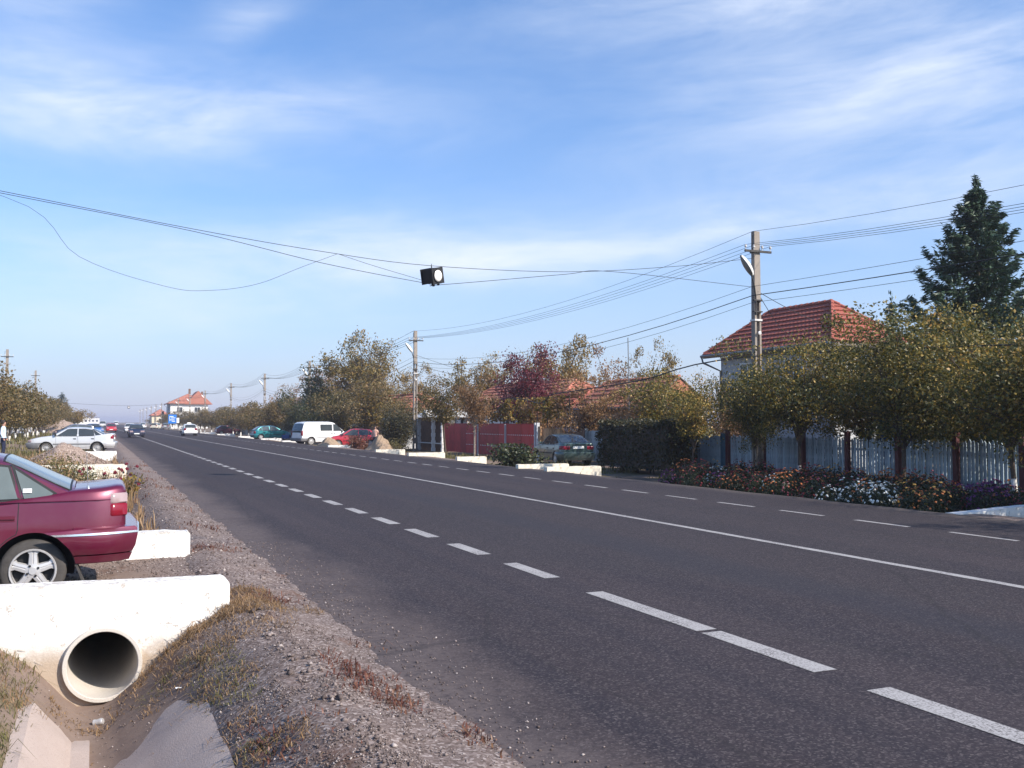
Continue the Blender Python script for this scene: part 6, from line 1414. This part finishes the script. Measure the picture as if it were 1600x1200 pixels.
def stones(name, pts, rad, seed, mat='stone'):
    rg = np.random.default_rng(seed); n = len(pts); P = np.asarray(pts); base = np.array([(1, 0, 0), (-1, 0, 0), (0, 1, 0), (0, -1, 0), (0, 0, 1), (0, 0, -1), ]) * 1.0
    ca = rg.uniform(0, 6.28, n); sc = rg.uniform(.6, 1.3, (n, 1, 3)) * np.array([1, 1, .75]); V = base[None] * sc + rg.normal(size=(n, 6, 3)) * .16; c, s = np.cos(ca)[:, None], np.sin(ca)[:, None]; x = V[..., 0] * c - V[..., 1] * s; y = V[..., 0] * s + V[..., 1] * c; V = np.stack([x, y, V[..., 2]], -1) * np.asarray(rad)[:, None, None] + P[:, None, :]
    f = np.array([(0, 2, 4), (2, 1, 4), (1, 3, 4), (3, 0, 4), (2, 0, 5), (1, 2, 5), (3, 1, 5), (0, 3, 5)]); F = (np.arange(n)[:, None, None] * 6 + f[None]).reshape(-1, 3); o = link(name, np_mesh(name, V.reshape(-1, 3), F, M[mat])); o['kind'] = 'stuff'; return o
pts = scatter(46000, .55, 2.0, 3.6, 9.6, lambda x, y: (sm(.6, 1.0, x) * (1 - .85 * sm(1.55, 1.95, x)) * (.15 + .85 * sm(.35, .65, nz(x, y, 1.3, 60))) * (1 - .6 * sm(7.5, 9.5, y))), 16, .012); stones('gravel', pts, np.clip(np.random.default_rng(13).gamma(4, .0011, len(pts)), .002, .010), 1)
pts = scatter(420, 1.18, 1.42, 4.2, 8.4, lambda x, y: .9 * nz(x, y * 2, 2, 70), 17, .02); stones('broken_kerb_rubble', pts, np.clip(np.random.default_rng(14).gamma(3, .0042, len(pts)), .004, .022), 2)
pts = scatter(14000, .7, 2.0, 9.2, 30, lambda x, y: .5 * nz(x, y, .9, 80), 18, .012); stones('far_gravel', pts, np.clip(np.random.default_rng(15).gamma(5, .0024, len(pts)), .004, .03), 3)
pts = [(x, y, .004) for x, y in zip(np.random.default_rng(16).normal(2.05, .22, 2200), np.random.default_rng(17).uniform(3.8, 14, 2200)) if x > 1.95]; stones('loose_chippings', pts, np.clip(np.random.default_rng(18).gamma(4, .0014, len(pts)), .002, .012), 4)
g_ = np.random.default_rng(40); pts = [(x, y, .03 + .02 * mnoise.noise((x * 2, y * 2, 7)) - .07 * sm(1.0, 1.75, x)) for x, y in zip(g_.uniform(-2.2, 1.7, 9000), g_.uniform(9.2, 12.7, 9000)) if nz(x, y, 1.4, 90) > .3]; stones('driveway_gravel', pts, np.clip(g_.gamma(4, .0017, len(pts)), .002, .018), 14)
pts = scatter(3500, -.4, .8, 3.5, 8.7, lambda x, y: .5, 19, .012); stones('ditch_grit', pts, np.clip(np.random.default_rng(19).gamma(3, .002, len(pts)), .002, .014), 5)
pts = []
for (hx, hy, hz_, rx, ry, hh, sd) in ((-1.0, 40.5, 0.0, 1.75, 1.9, .88, 20),):
    g_ = np.random.default_rng(sd)
    for i in range(1800):
        a, t = g_.uniform(0, 6.28), math.sqrt(g_.random()) * 1.05; pts.append((hx + rx * t * math.cos(a), hy + ry * t * math.sin(a), max(.0, hh * (1 - t)) + .0))
stones('pile_gravel', pts, np.clip(np.random.default_rng(21).gamma(4, .007, len(pts)), .01, .06), 6, 'pink_gravel')
# ------------------------------------------------------------------ the thin autumn haze over the plain
def haze():
    m = bpy.data.materials.new('haze_air'); m.use_nodes = True; nt = m.node_tree; nt.nodes.clear(); o = nt.nodes.new('ShaderNodeOutputMaterial'); v = nt.nodes.new('ShaderNodeVolumePrincipled')
    v.inputs['Color'].default_value = (0.86, 0.85, 0.97, 1); v.inputs['Density'].default_value = HAZE_DENSITY; v.inputs['Anisotropy'].default_value = 0.25; nt.links.new(v.outputs[0], o.inputs['Volume'])
    MB().box((0, 1700, 6.5), (5200, 4800, 16.0)).build('haze', m)['kind'] = 'stuff'
HAZE_DENSITY = 0.0005
haze()
